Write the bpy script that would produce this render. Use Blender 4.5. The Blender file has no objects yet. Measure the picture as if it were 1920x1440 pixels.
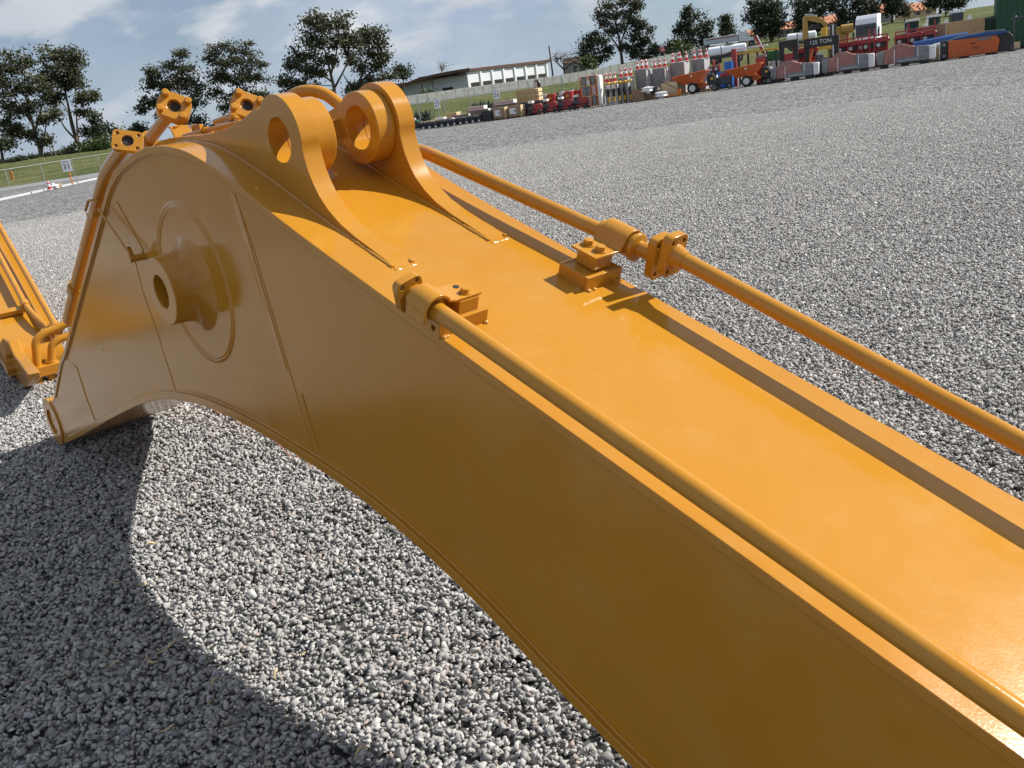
import bpy, bmesh, math, random
import numpy as np
from mathutils import Vector, Matrix, geometry
random.seed(7); rng = np.random.default_rng(11)
SC = bpy.context.scene; COL = SC.collection

# ------------------------------------------------------------------ camera
W, H, F = 1920.0, 1440.0, 1650.0
CAM_H = 2.15
ROLL = math.radians(8.0); PITCH = math.atan(545.0 / F)
cr, sr, cp, sp = math.cos(ROLL), math.sin(ROLL), math.cos(PITCH), math.sin(PITCH)
M = np.array([[cr, -sr, 0], [-sr*sp, -cr*sp, cp], [-sr*cp, -cr*cp, -sp]])   # camera (right, down, forward) -> world
CAM = np.array([0, 0, CAM_H])
cam_d = bpy.data.cameras.new('camera'); cam = bpy.data.objects.new('camera', cam_d); COL.objects.link(cam)
cam_d.sensor_width = 36; cam_d.lens = F * 36 / W; cam_d.clip_start = 0.05; cam_d.clip_end = 9000
ex, ey, ez = M @ np.array([1, 0, 0]), M @ np.array([0, -1, 0]), M @ np.array([0, 0, -1])
cam.matrix_world = Matrix(((ex[0], ey[0], ez[0], 0), (ex[1], ey[1], ez[1], 0), (ex[2], ey[2], ez[2], CAM_H), (0, 0, 0, 1)))
SC.camera = cam

# ------------------------------------------------------------------ light
HD = math.radians(-39.5)                       # heading of the boom
U = np.array([math.sin(HD), math.cos(HD), 0]); V = np.array([math.cos(HD), -math.sin(HD), 0]); Z = np.array([0, 0, 1.0])
SUN_A, SUN_B = 0.50, 1.08
S = -SUN_A*U + SUN_B*V + Z; S /= np.linalg.norm(S)
SUN_EL = math.asin(S[2]); SUN_AZ = math.atan2(S[0], S[1])      # azimuth from +Y towards +X
sun_d = bpy.data.lights.new('sun', 'SUN'); sun_d.energy = 5.0; sun_d.angle = math.radians(0.53); sun_d.color = (1, 0.955, 0.88)
sun = bpy.data.objects.new('sun', sun_d); COL.objects.link(sun)
sun.rotation_euler = Vector(S).to_track_quat('Z', 'Y').to_euler(); sun.location = (20, 20, 30)

world = bpy.data.worlds.new('World'); SC.world = world; world.use_nodes = True
def build_world():
    nt = world.node_tree; n = nt.nodes; n.clear(); L = nt.links.new
    out = n.new('ShaderNodeOutputWorld'); bg = n.new('ShaderNodeBackground'); bg.inputs[1].default_value = 0.052
    sky = n.new('ShaderNodeTexSky'); sky.sky_type = 'NISHITA'; sky.sun_disc = False
    sky.sun_elevation = SUN_EL; sky.sun_rotation = SUN_AZ; sky.altitude = 2200; sky.air_density = 1.0; sky.dust_density = 0.6
    tc = n.new('ShaderNodeTexCoord'); sep = n.new('ShaderNodeSeparateXYZ'); L(tc.outputs['Generated'], sep.inputs[0])
    def math_(op, a, b=None):
        m = n.new('ShaderNodeMath'); m.operation = op
        for i, x in enumerate((a, b)):
            if x is None: continue
            if isinstance(x, (int, float)): m.inputs[i].default_value = x
            else: L(x, m.inputs[i])
        return m.outputs[0]
    zz = math_('ADD', math_('MAXIMUM', sep.outputs[2], 0.0), 0.55)
    comb = n.new('ShaderNodeCombineXYZ'); L(math_('DIVIDE', sep.outputs[0], zz), comb.inputs[0]); L(math_('DIVIDE', sep.outputs[1], zz), comb.inputs[1])
    def noise(scale, detail, rough, dist=0.0, vec=None, off=(0, 0, 0), sc=(1, 1, 1)):
        mp = n.new('ShaderNodeMapping'); mp.inputs['Location'].default_value = off; mp.inputs['Scale'].default_value = sc
        L(vec or comb.outputs[0], mp.inputs[0])
        t = n.new('ShaderNodeTexNoise'); t.inputs['Scale'].default_value = scale; t.inputs['Detail'].default_value = detail
        t.inputs['Roughness'].default_value = rough; t.inputs['Distortion'].default_value = dist; L(mp.outputs[0], t.inputs['Vector']); return t.outputs['Fac']
    def ramp(fac, stops):
        r = n.new('ShaderNodeValToRGB'); L(fac, r.inputs[0]); el = r.color_ramp.elements
        while len(el) < len(stops): el.new(0.5)
        for e, (p, c) in zip(el, stops): e.position = p; e.color = (c, c, c, 1) if isinstance(c, (int, float)) else (*c, 1)
        return r.outputs[0]
    def mix(fac, a, b):
        m = n.new('ShaderNodeMix'); m.data_type = 'RGBA'; L(fac, m.inputs[0])
        for s, x in ((6, a), (7, b)):
            if isinstance(x, tuple): m.inputs[s].default_value = (*x, 1)
            else: L(x, m.inputs[s])
        return m.outputs[2]
    veil = ramp(noise(1.5, 8, 0.55, 0.35, off=(3.1, 0.4, 0), sc=(0.8, 1.0, 1)), [(0.30, 0.10), (0.56, 0.92)])       # broad cloud sheets
    shade = ramp(noise(3.6, 7, 0.58, 0.25, off=(1.7, 2.2, 0), sc=(0.85, 1.1, 1)), [(0.30, 0.0), (0.68, 1.0)])
    puff = ramp(noise(6.2, 9, 0.52, 0.1, off=(0.3, 5.2, 1.0), sc=(0.9, 1.1, 1)), [(0.505, 0.0), (0.61, 0.85)])  # small cumulus
    body = mix(shade, (4.7, 6.0, 8.2), (7.2, 8.1, 9.4))
    c1 = mix(veil, sky.outputs[0], body)
    top = mix(shade, (6.6, 7.3, 8.3), (11.0, 11.2, 11.3))
    c2 = mix(puff, c1, top)
    haze = ramp(sep.outputs[2], [(0.0, 0.55), (0.10, 0.0)])
    c3 = mix(haze, c2, (5.0, 6.2, 7.8))
    L(c3, bg.inputs[0]); L(bg.outputs[0], out.inputs[0])
build_world()
SC.view_settings.view_transform = 'Standard'; SC.view_settings.look = 'None'
SC.view_settings.exposure = 0.52; SC.view_settings.gamma = 1.0; SC.view_settings.use_curve_mapping = False
SC.cycles.use_denoising = True; SC.cycles.use_adaptive_sampling = True; SC.cycles.adaptive_threshold = 0.025; SC.cycles.max_bounces = 6; SC.cycles.diffuse_bounces = 3; SC.cycles.glossy_bounces = 3; SC.cycles.transmission_bounces = 2; SC.cycles.caustics_reflective = False; SC.cycles.caustics_refractive = False

# ------------------------------------------------------------------ pixel <-> place helpers
def ray(x, y): return M @ np.array([x - 960, y - 720, F])
def gp(x, y, z=0.0):
    r = ray(x, y); return CAM + r * ((z - CAM_H) / r[2])
G0 = 0.34                                     # the yard falls gently from the boom's foot towards its tip
def gz(X, Y):
    u = X*U[0] + Y*U[1]; return -G0*min(math.log1p(math.exp(min(6*(1-u/6.9), 30.0)))/6, 1.35)
def gpl(x, y):                                # pixel -> point on the sloping yard
    P = gp(x, y)
    for _ in range(8): P = gp(x, y, gz(P[0], P[1]))
    return P
def at_depth(x, y, D):                        # point seen at pixel whose world Y is D
    r = ray(x, y); return CAM + r * (D / r[1])
def proj(P):
    c = M.T @ (np.asarray(P, float) - CAM); return 960 + F*c[0]/c[2], 720 + F*c[1]/c[2]
def on_ground(px, D, zf=None):                # the place at depth D whose column is px
    X = 0.0
    for _ in range(12):
        z = zf(X, D) if zf else 0.0
        e = proj((X, D, z))[0] - px; X -= e * D / F
    return np.array([X, D, z])
def mpp(D): return (D*cp + CAM_H*sp) / F       # metres per photo pixel at depth D
V0 = float(gp(112, 833) @ V)                  # the boom's near side plate
def side(x, y, v=0.0):                        # pixel -> (u, z) on the plane v of the boom
    r = ray(x, y); t = (V0 + v - CAM @ V) / (r @ V); P = CAM + t*r; return float(P @ U), float(P[2])

# ------------------------------------------------------------------ materials
MATS = {}
def new_mat(name):
    m = bpy.data.materials.new(name); m.use_nodes = True; nt = m.node_tree; nt.nodes.clear()
    o = nt.nodes.new('ShaderNodeOutputMaterial'); b = nt.nodes.new('ShaderNodeBsdfPrincipled'); nt.links.new(b.outputs[0], o.inputs[0])
    MATS[name] = m; return m, nt, b
def N(nt, t, **kw):
    x = nt.nodes.new(t)
    for k, v in kw.items():
        if k in x.inputs: x.inputs[k].default_value = v
        else: setattr(x, k, v)
    return x
def plain(name, col, rough=0.5, metal=0.0, var=0.12, scale=3.0, bump=0.0, bscale=40.0, coat=0.0, dirt=0.0, dirtcol=(0.25, 0.21, 0.16)):
    m, nt, b = new_mat(name); L = nt.links.new
    tc = N(nt, 'ShaderNodeTexCoord'); nz = N(nt, 'ShaderNodeTexNoise', Scale=scale, Detail=6.0, Roughness=0.6); L(tc.outputs['Object'], nz.inputs['Vector'])
    mr = N(nt, 'ShaderNodeMapRange'); mr.inputs['From Min'].default_value = 0.25; mr.inputs['From Max'].default_value = 0.75
    mr.inputs['To Min'].default_value = 1 - var; mr.inputs['To Max'].default_value = 1 + var; L(nz.outputs['Fac'], mr.inputs['Value'])
    mx = N(nt, 'ShaderNodeMix', data_type='RGBA', blend_type='MULTIPLY'); mx.inputs[0].default_value = 1.0; mx.inputs[6].default_value = (*col, 1); L(mr.outputs[0], mx.inputs[7])
    colout = mx.outputs[2]
    if dirt > 0:
        n2 = N(nt, 'ShaderNodeTexNoise', Scale=scale*0.6, Detail=8.0, Roughness=0.7); L(tc.outputs['Object'], n2.inputs['Vector'])
        r2 = N(nt, 'ShaderNodeMapRange'); r2.inputs['From Min'].default_value = 0.52; r2.inputs['From Max'].default_value = 0.72; r2.inputs['To Max'].default_value = dirt; L(n2.outputs['Fac'], r2.inputs['Value'])
        m2 = N(nt, 'ShaderNodeMix', data_type='RGBA'); L(r2.outputs[0], m2.inputs[0]); L(colout, m2.inputs[6]); m2.inputs[7].default_value = (*dirtcol, 1); colout = m2.outputs[2]
    L(colout, b.inputs['Base Color']); b.inputs['Roughness'].default_value = rough; b.inputs['Metallic'].default_value = metal; b.inputs['Coat Weight'].default_value = coat
    if bump > 0:
        nb = N(nt, 'ShaderNodeTexNoise', Scale=bscale, Detail=4.0); L(tc.outputs['Object'], nb.inputs['Vector'])
        bp = N(nt, 'ShaderNodeBump', Strength=bump, Distance=0.02); L(nb.outputs['Fac'], bp.inputs['Height']); L(bp.outputs[0], b.inputs['Normal'])
    return m
def paint():
    m, nt, b = new_mat('yellow_paint'); L = nt.links.new
    geo = N(nt, 'ShaderNodeNewGeometry')
    n1 = N(nt, 'ShaderNodeTexNoise', Scale=1.7, Detail=7.0, Roughness=0.6); L(geo.outputs['Position'], n1.inputs['Vector'])
    cr_ = N(nt, 'ShaderNodeValToRGB'); L(n1.outputs['Fac'], cr_.inputs[0])
    cr_.color_ramp.elements[0].position = 0.3; cr_.color_ramp.elements[0].color = (0.430, 0.188, 0.014, 1)
    cr_.color_ramp.elements[1].position = 0.72; cr_.color_ramp.elements[1].color = (0.468, 0.210, 0.020, 1)
    # small chips, runs and dust specks
    n2 = N(nt, 'ShaderNodeTexVoronoi', Scale=9.0); n2.inputs['Randomness'].default_value = 1.0; L(geo.outputs['Position'], n2.inputs['Vector'])
    sp_ = N(nt, 'ShaderNodeMapRange'); sp_.inputs['From Min'].default_value = 0.018; sp_.inputs['From Max'].default_value = 0.030; sp_.inputs['To Min'].default_value = 0.55; sp_.inputs['To Max'].default_value = 0.0; L(n2.outputs['Distance'], sp_.inputs['Value'])
    mx = N(nt, 'ShaderNodeMix', data_type='RGBA'); L(sp_.outputs[0], mx.inputs[0]); L(cr_.outputs[0], mx.inputs[6]); mx.inputs[7].default_value = (0.30, 0.16, 0.05, 1)
    n3 = N(nt, 'ShaderNodeTexNoise', Scale=5.0, Detail=8.0, Roughness=0.7); L(geo.outputs['Position'], n3.inputs['Vector'])
    du = N(nt, 'ShaderNodeMapRange'); du.inputs['From Min'].default_value = 0.5; du.inputs['From Max'].default_value = 0.8; du.inputs['To Max'].default_value = 0.20; L(n3.outputs['Fac'], du.inputs['Value'])
    m2 = N(nt, 'ShaderNodeMix', data_type='RGBA'); L(du.outputs[0], m2.inputs[0]); L(mx.outputs[2], m2.inputs[6]); m2.inputs[7].default_value = (0.50, 0.33, 0.14, 1)
    L(m2.outputs[2], b.inputs['Base Color'])
    rr = N(nt, 'ShaderNodeMapRange'); rr.inputs['From Min'].default_value = 0.3; rr.inputs['From Max'].default_value = 0.7; rr.inputs['To Min'].default_value = 0.12; rr.inputs['To Max'].default_value = 0.18; L(n3.outputs['Fac'], rr.inputs['Value'])
    L(rr.outputs[0], b.inputs['Roughness']); b.inputs['IOR'].default_value = 1.5; b.inputs['Specular IOR Level'].default_value = 0.45
    nb = N(nt, 'ShaderNodeTexNoise', Scale=130.0, Detail=3.0); L(geo.outputs['Position'], nb.inputs['Vector'])
    nb2 = N(nt, 'ShaderNodeTexNoise', Scale=6.0, Detail=3.0); L(geo.outputs['Position'], nb2.inputs['Vector'])
    b1 = N(nt, 'ShaderNodeBump', Strength=0.05, Distance=0.004); L(nb.outputs['Fac'], b1.inputs['Height'])
    b2 = N(nt, 'ShaderNodeBump', Strength=0.03, Distance=0.02); L(nb2.outputs['Fac'], b2.inputs['Height']); L(b1.outputs[0], b2.inputs['Normal'])
    L(b2.outputs[0], b.inputs['Normal']); return m
PAINT = paint()
plain('bore_shade', (0.02, 0.016, 0.012), 0.7)  # shade inside painted bores and bolt holes, put into the colour
plain('red', (0.34, 0.025, 0.024), 0.35, coat=0.3); plain('orange_machine', (0.55, 0.11, 0.018), 0.4, dirt=0.25)
plain('cone_red', (0.55, 0.03, 0.03), 0.5); plain('white', (0.72, 0.72, 0.70), 0.5, dirt=0.1); plain('cone_white', (0.8, 0.8, 0.8), 0.5)
plain('black', (0.018, 0.018, 0.019), 0.5); plain('rubber', (0.022, 0.022, 0.023), 0.85); plain('dark_grey', (0.06, 0.063, 0.068), 0.5)
plain('grey', (0.18, 0.185, 0.19), 0.6); plain('steel', (0.45, 0.46, 0.47), 0.4, metal=0.8); plain('galv', (0.30, 0.31, 0.32), 0.6, metal=0.2)
plain('wood', (0.45, 0.30, 0.15), 0.75, var=0.25, scale=6); plain('pale_wood', (0.62, 0.47, 0.28), 0.75, var=0.2, scale=6); plain('cardboard', (0.30, 0.20, 0.12), 0.8, var=0.2)
plain('brown_wrap', (0.20, 0.13, 0.11), 0.35); plain('pink_wrap', (0.55, 0.38, 0.36), 0.35, var=0.3, scale=8); plain('plastic_white', (0.75, 0.74, 0.73), 0.3, var=0.2, scale=9, bump=0.6, bscale=14)
plain('wrap_grey', (0.20, 0.205, 0.21), 0.25, var=0.4, scale=5, bump=0.5, bscale=9); plain('wrap_red', (0.34, 0.15, 0.125), 0.25, var=0.4, scale=4, bump=0.6, bscale=7); plain('wrap_sunlit', (0.50, 0.50, 0.50), 0.3, var=0.35, scale=8, bump=0.7, bscale=12)
plain('yellow', (0.65, 0.38, 0.03), 0.4); plain('excavator_yellow', (0.42, 0.25, 0.05), 0.45, dirt=0.2); plain('green', (0.02, 0.14, 0.045), 0.5); plain('bin_green', (0.012, 0.075, 0.03), 0.45, dirt=0.1); plain('blue', (0.02, 0.08, 0.26), 0.4); plain('bright_blue', (0.02, 0.16, 0.55), 0.4)
plain('glass', (0.03, 0.04, 0.045), 0.08); plain('concrete', (0.60, 0.59, 0.54), 0.85, var=0.22, scale=1.2, bump=0.3, bscale=6); plain('kerb', (0.42, 0.44, 0.45), 0.85)
plain('build_white', (0.82, 0.84, 0.87), 0.7, var=0.06, scale=0.4); plain('build_grey', (0.52, 0.57, 0.63), 0.7, var=0.06, scale=0.4); plain('roof_brown', (0.10, 0.055, 0.04), 0.7, var=0.3, scale=0.8); plain('dark_opening', (0.02, 0.02, 0.02), 0.8)
plain('terracotta', (0.50, 0.20, 0.10), 0.8, var=0.25, scale=1.5); plain('house_cream', (0.60, 0.46, 0.30), 0.85); plain('house_grey', (0.28, 0.27, 0.26), 0.85)
plain('bark', (0.11, 0.085, 0.065), 0.9, var=0.4, scale=4); plain('straw', (0.45, 0.36, 0.20), 0.8, var=0.3, scale=30); plain('asphalt', (0.20, 0.20, 0.205), 0.9, var=0.2, scale=0.7, bump=0.2, bscale=20)
plain('stone_dark', (0.09, 0.09, 0.09), 0.9); plain('emblem', (0.05, 0.11, 0.07), 0.5); plain('ink', (0.02, 0.025, 0.05), 0.6); plain('orange_post', (0.62, 0.17, 0.02), 0.6)

def leaf_mat(name, c0, c1):
    m, nt, b = new_mat(name); L = nt.links.new
    at = N(nt, 'ShaderNodeAttribute', attribute_name='tone')
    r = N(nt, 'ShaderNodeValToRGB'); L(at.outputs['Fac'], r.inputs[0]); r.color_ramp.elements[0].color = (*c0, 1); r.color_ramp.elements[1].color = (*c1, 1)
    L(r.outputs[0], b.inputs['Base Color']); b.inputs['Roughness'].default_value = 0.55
    tr = N(nt, 'ShaderNodeBsdfTranslucent'); L(r.outputs[0], tr.inputs[0]); ms = N(nt, 'ShaderNodeMixShader'); ms.inputs[0].default_value = 0.25
    L(b.outputs[0], ms.inputs[1]); L(tr.outputs[0], ms.inputs[2]); L(ms.outputs[0], nt.nodes['Material Output'].inputs[0]); return m
leaf_mat('leaf_eucalypt', (0.027, 0.033, 0.015), (0.110, 0.115, 0.055)); leaf_mat('leaf_dark', (0.017, 0.026, 0.013), (0.066, 0.082, 0.038)); leaf_mat('leaf_fresh', (0.03, 0.055, 0.015), (0.11, 0.14, 0.045)); leaf_mat('twig', (0.06, 0.048, 0.038), (0.15, 0.125, 0.10)); leaf_mat('agave', (0.03, 0.05, 0.03), (0.09, 0.12, 0.08))

def gravel_mats():
    m, nt, b = new_mat('gravel_stone'); L = nt.links.new
    at = N(nt, 'ShaderNodeAttribute', attribute_name='tone'); ah = N(nt, 'ShaderNodeAttribute', attribute_name='hue')
    r = N(nt, 'ShaderNodeValToRGB'); L(at.outputs['Fac'], r.inputs[0]); e = r.color_ramp.elements
    e[0].color = (0.14, 0.14, 0.139, 1); e[1].color = (0.66, 0.653, 0.635, 1); k = e.new(0.5); k.color = (0.372, 0.370, 0.360, 1)
    mx = N(nt, 'ShaderNodeMix', data_type='RGBA'); L(ah.outputs['Fac'], mx.inputs[0]); L(r.outputs[0], mx.inputs[6]); mx.inputs[7].default_value = (0.36, 0.28, 0.24, 1)
    geo = N(nt, 'ShaderNodeNewGeometry'); nz = N(nt, 'ShaderNodeTexNoise', Scale=170.0, Detail=5.0, Roughness=0.7); L(geo.outputs['Position'], nz.inputs['Vector'])
    mr = N(nt, 'ShaderNodeMapRange'); mr.inputs['From Min'].default_value = 0.3; mr.inputs['From Max'].default_value = 0.7; mr.inputs['To Min'].default_value = 0.70; mr.inputs['To Max'].default_value = 1.25; L(nz.outputs['Fac'], mr.inputs['Value'])
    m2 = N(nt, 'ShaderNodeMix', data_type='RGBA', blend_type='MULTIPLY'); m2.inputs[0].default_value = 1; L(mx.outputs[2], m2.inputs[6]); L(mr.outputs[0], m2.inputs[7])
    n5 = N(nt, 'ShaderNodeTexNoise', Scale=0.35, Detail=5.0); L(geo.outputs['Position'], n5.inputs['Vector'])
    r5 = N(nt, 'ShaderNodeMapRange'); r5.inputs['From Min'].default_value = 0.3; r5.inputs['From Max'].default_value = 0.7; r5.inputs['To Min'].default_value = 0.95; r5.inputs['To Max'].default_value = 1.05; L(n5.outputs['Fac'], r5.inputs['Value'])
    m5 = N(nt, 'ShaderNodeMix', data_type='RGBA', blend_type='MULTIPLY'); m5.inputs[0].default_value = 1; L(m2.outputs[2], m5.inputs[6]); L(r5.outputs[0], m5.inputs[7])
    L(m5.outputs[2], b.inputs['Base Color']); b.inputs['Roughness'].default_value = 0.8; b.inputs['Specular IOR Level'].default_value = 0.3
    bp = N(nt, 'ShaderNodeBump', Strength=0.5, Distance=0.003); L(nz.outputs['Fac'], bp.inputs['Height']); L(bp.outputs[0], b.inputs['Normal'])
    # the sheet under and beyond the stones
    m, nt, b = new_mat('gravel_ground'); L = nt.links.new
    geo = N(nt, 'ShaderNodeNewGeometry')
    v1 = N(nt, 'ShaderNodeTexVoronoi', Scale=17.0); L(geo.outputs['Position'], v1.inputs['Vector'])
    sepc = N(nt, 'ShaderNodeSeparateColor'); L(v1.outputs['Color'], sepc.inputs[0])
    r = N(nt, 'ShaderNodeValToRGB'); L(sepc.outputs[0], r.inputs[0]); e = r.color_ramp.elements
    e[0].color = (0.045, 0.046, 0.047, 1); e[1].color = (0.46, 0.456, 0.445, 1); k = e.new(0.5); k.color = (0.178, 0.178, 0.178, 1)
    n5 = N(nt, 'ShaderNodeTexNoise', Scale=0.35, Detail=5.0); L(geo.outputs['Position'], n5.inputs['Vector'])
    r5 = N(nt, 'ShaderNodeMapRange'); r5.inputs['From Min'].default_value = 0.3; r5.inputs['From Max'].default_value = 0.7; r5.inputs['To Min'].default_value = 0.95; r5.inputs['To Max'].default_value = 1.05; L(n5.outputs['Fac'], r5.inputs['Value'])
    mp = N(nt, 'ShaderNodeMapping'); mp.inputs['Scale'].default_value = (0.10, 0.7, 1); mp.inputs['Rotation'].default_value = (0, 0, 0.25); L(geo.outputs['Position'], mp.inputs[0])
    n6 = N(nt, 'ShaderNodeTexNoise', Scale=1.0, Detail=3.0); L(mp.outputs[0], n6.inputs['Vector'])
    r6 = N(nt, 'ShaderNodeMapRange'); r6.inputs['From Min'].default_value = 0.35; r6.inputs['From Max'].default_value = 0.65; r6.inputs['To Min'].default_value = 0.96; r6.inputs['To Max'].default_value = 1.05; L(n6.outputs['Fac'], r6.inputs['Value'])
    v2 = N(nt, 'ShaderNodeTexVoronoi', Scale=6.5); L(geo.outputs['Position'], v2.inputs['Vector']); sc2 = N(nt, 'ShaderNodeSeparateColor'); L(v2.outputs['Color'], sc2.inputs[0])
    r7 = N(nt, 'ShaderNodeMapRange'); r7.inputs['To Min'].default_value = 0.62; r7.inputs['To Max'].default_value = 1.42; L(sc2.outputs[0], r7.inputs['Value'])
    m0 = N(nt, 'ShaderNodeMath', operation='MULTIPLY'); L(r5.outputs[0], m0.inputs[0]); L(r6.outputs[0], m0.inputs[1])
    mm = N(nt, 'ShaderNodeMath', operation='MULTIPLY'); L(m0.outputs[0], mm.inputs[0]); L(r7.outputs[0], mm.inputs[1])
    m2 = N(nt, 'ShaderNodeMix', data_type='RGBA', blend_type='MULTIPLY'); m2.inputs[0].default_value = 1; L(r.outputs[0], m2.inputs[6]); L(mm.outputs[0], m2.inputs[7])
    L(m2.outputs[2], b.inputs['Base Color']); b.inputs['Roughness'].default_value = 1.0; b.inputs['Specular IOR Level'].default_value = 0.0
    bp = N(nt, 'ShaderNodeBump', Strength=1.0, Distance=0.05); L(v1.outputs['Distance'], bp.inputs['Height']); bp.invert = True; L(bp.outputs[0], b.inputs['Normal'])
    # grass bank
    m, nt, b = new_mat('grass'); L = nt.links.new
    geo = N(nt, 'ShaderNodeNewGeometry'); n1 = N(nt, 'ShaderNodeTexNoise', Scale=0.12, Detail=8.0, Roughness=0.65); L(geo.outputs['Position'], n1.inputs['Vector'])
    n2 = N(nt, 'ShaderNodeTexNoise', Scale=1.6, Detail=6.0, Roughness=0.7); L(geo.outputs['Position'], n2.inputs['Vector'])
    r = N(nt, 'ShaderNodeValToRGB'); L(n1.outputs['Fac'], r.inputs[0]); e = r.color_ramp.elements
    e[0].position = 0.3; e[0].color = (0.062, 0.088, 0.026, 1); e[1].position = 0.72; e[1].color = (0.155, 0.150, 0.062, 1)
    mr = N(nt, 'ShaderNodeMapRange'); mr.inputs['From Min'].default_value = 0.3; mr.inputs['From Max'].default_value = 0.7; mr.inputs['To Min'].default_value = 0.65; mr.inputs['To Max'].default_value = 1.25; L(n2.outputs['Fac'], mr.inputs['Value'])
    m2 = N(nt, 'ShaderNodeMix', data_type='RGBA', blend_type='MULTIPLY'); m2.inputs[0].default_value = 1; L(r.outputs[0], m2.inputs[6]); L(mr.outputs[0], m2.inputs[7])
    L(m2.outputs[2], b.inputs['Base Color']); b.inputs['Roughness'].default_value = 0.9; b.inputs['Specular IOR Level'].default_value = 0.1
    bp = N(nt, 'ShaderNodeBump', Strength=1.0, Distance=0.4); L(n2.outputs['Fac'], bp.inputs['Height']); L(bp.outputs[0], b.inputs['Normal'])
gravel_mats()

# ------------------------------------------------------------------ mesh helpers
class MB:
    def __init__(s): s.v = []; s.f = []
    def add(s, vs, fs):
        k = len(s.v); s.v += [tuple(float(c) for c in p) for p in vs]; s.f += [tuple(i + k for i in f) for f in fs]; return s
    def box(s, x0, x1, y0, y1, z0, z1, T=None):
        p = [(x, y, z) for z in (z0, z1) for y in (y0, y1) for x in (x0, x1)]
        if T: p = [T(*q) for q in p]
        f = [(0, 2, 3, 1), (4, 5, 7, 6), (0, 1, 5, 4), (2, 6, 7, 3), (0, 4, 6, 2), (1, 3, 7, 5)]
        return s.add(p, f)
    def prism(s, outer, a, b, place, holes=()):
        """outer/holes: 2-D loops; place(p, q, w) -> 3-D; extruded over w from a to b"""
        loops = [list(outer)] + [list(h) for h in holes]; flat = [p for l in loops for p in l]
        tri = geometry.tessellate_polygon([[Vector((p[0], p[1], 0)) for p in l] for l in loops])
        n = len(flat); vs = [place(p[0], p[1], a) for p in flat] + [place(p[0], p[1], b) for p in flat]; fs = []
        if len(loops) == 1: fs += [tuple(range(n)), tuple(range(2*n-1, n-1, -1))]
        else: fs += [tuple(t) for t in tri] + [tuple(i + n for i in reversed(t)) for t in tri]
        k = 0
        for l in loops:
            m = len(l)
            for i in range(m): fs.append((k+i, k+(i+1) % m, n+k+(i+1) % m, n+k+i))
            k += m
        return s.add(vs, fs)
    def tube(s, path, r, seg=12, caps=True, closed=False):
        P = [np.array(p, float) for p in path]; n = len(P); rr = r if hasattr(r, '__len__') else [r]*n
        vs = []; fs = []; prev = None
        for i in range(n):
            t = P[min(i+1, n-1)] - P[max(i-1, 0)]; t /= np.linalg.norm(t) + 1e-12
            if prev is None:
                a = np.array([0, 0, 1.0]) if abs(t[2]) < 0.9 else np.array([1.0, 0, 0]); nrm = np.cross(t, a)
            else: nrm = prev - t*np.dot(prev, t)
            nrm /= np.linalg.norm(nrm); prev = nrm; bn = np.cross(t, nrm)
            for k in range(seg):
                a = 2*math.pi*k/seg; vs.append(P[i] + rr[i]*(math.cos(a)*nrm + math.sin(a)*bn))
        for i in range(n-1):
            for k in range(seg): fs.append((i*seg+k, i*seg+(k+1) % seg, (i+1)*seg+(k+1) % seg, (i+1)*seg+k))
        if caps: fs += [tuple(range(seg-1, -1, -1)), tuple((n-1)*seg+k for k in range(seg))]
        return s.add(vs, fs)
    def lathe(s, prof, c, axis, seg=32, close=True):
        """prof: (along axis, radius) pairs; a closed ring profile when close"""
        c = np.array(c, float); ax = np.array(axis, float); ax /= np.linalg.norm(ax)
        a = np.array([0, 0, 1.0]) if abs(ax[2]) < 0.9 else np.array([1.0, 0, 0]); e1 = np.cross(ax, a); e1 /= np.linalg.norm(e1); e2 = np.cross(ax, e1)
        n = len(prof); vs = []; fs = []
        for k in range(seg):
            t = 2*math.pi*k/seg
            for (h, r) in prof: vs.append(c + ax*h + r*(math.cos(t)*e1 + math.sin(t)*e2))
        for k in range(seg):
            k2 = (k+1) % seg
            for i in range(n if close else n-1):
                j = (i+1) % n; fs.append((k*n+i, k*n+j, k2*n+j, k2*n+i))
        return s.add(vs, fs)
    def build(s, name, mat, parent=None, smooth=0, bevel=0.0, fix=True):
        me = bpy.data.meshes.new(name); me.from_pydata(s.v, [], s.f)
        if fix:
            bm = bmesh.new(); bm.from_mesh(me); bmesh.ops.recalc_face_normals(bm, faces=bm.faces); bm.to_mesh(me); bm.free()
        me.materials.append(MATS[mat] if isinstance(mat, str) else mat)
        if smooth:
            me.polygons.foreach_set('use_smooth', [True]*len(me.polygons)); me.set_sharp_from_angle(angle=math.radians(smooth))
        me.update(); o = bpy.data.objects.new(name, me); COL.objects.link(o)
        if parent is not None: o.parent = parent
        if bevel:
            b = o.modifiers.new('bevel', 'BEVEL'); b.width = bevel; b.segments = 2; b.limit_method = 'ANGLE'; b.angle_limit = math.radians(32); b.harden_normals = False
        return o
def tag(o, label=None, cat=None, group=None, kind=None):
    if label: o['label'] = label
    if cat: o['category'] = cat
    if group: o['group'] = group
    if kind: o['kind'] = kind
    return o
def thing(name, label, cat, loc=(0, 0, 0), rz=0.0, group=None):
    o = bpy.data.objects.new(name, None); o.empty_display_size = 0.2; COL.objects.link(o)
    o.location = tuple(float(c) for c in loc); o.rotation_euler = (0, 0, rz); return tag(o, label, cat, group)
def catmull(pts, n=8):
    P = [np.array(p, float) for p in pts]; out = []
    for i in range(len(P)-1):
        p0, p1, p2, p3 = P[max(i-1, 0)], P[i], P[i+1], P[min(i+2, len(P)-1)]
        for k in range(n):
            t = k/n; out.append(0.5*((2*p1)+(-p0+p2)*t+(2*p0-5*p1+4*p2-p3)*t*t+(-p0+3*p1-3*p2+p3)*t**3))
    out.append(P[-1]); return out
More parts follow.
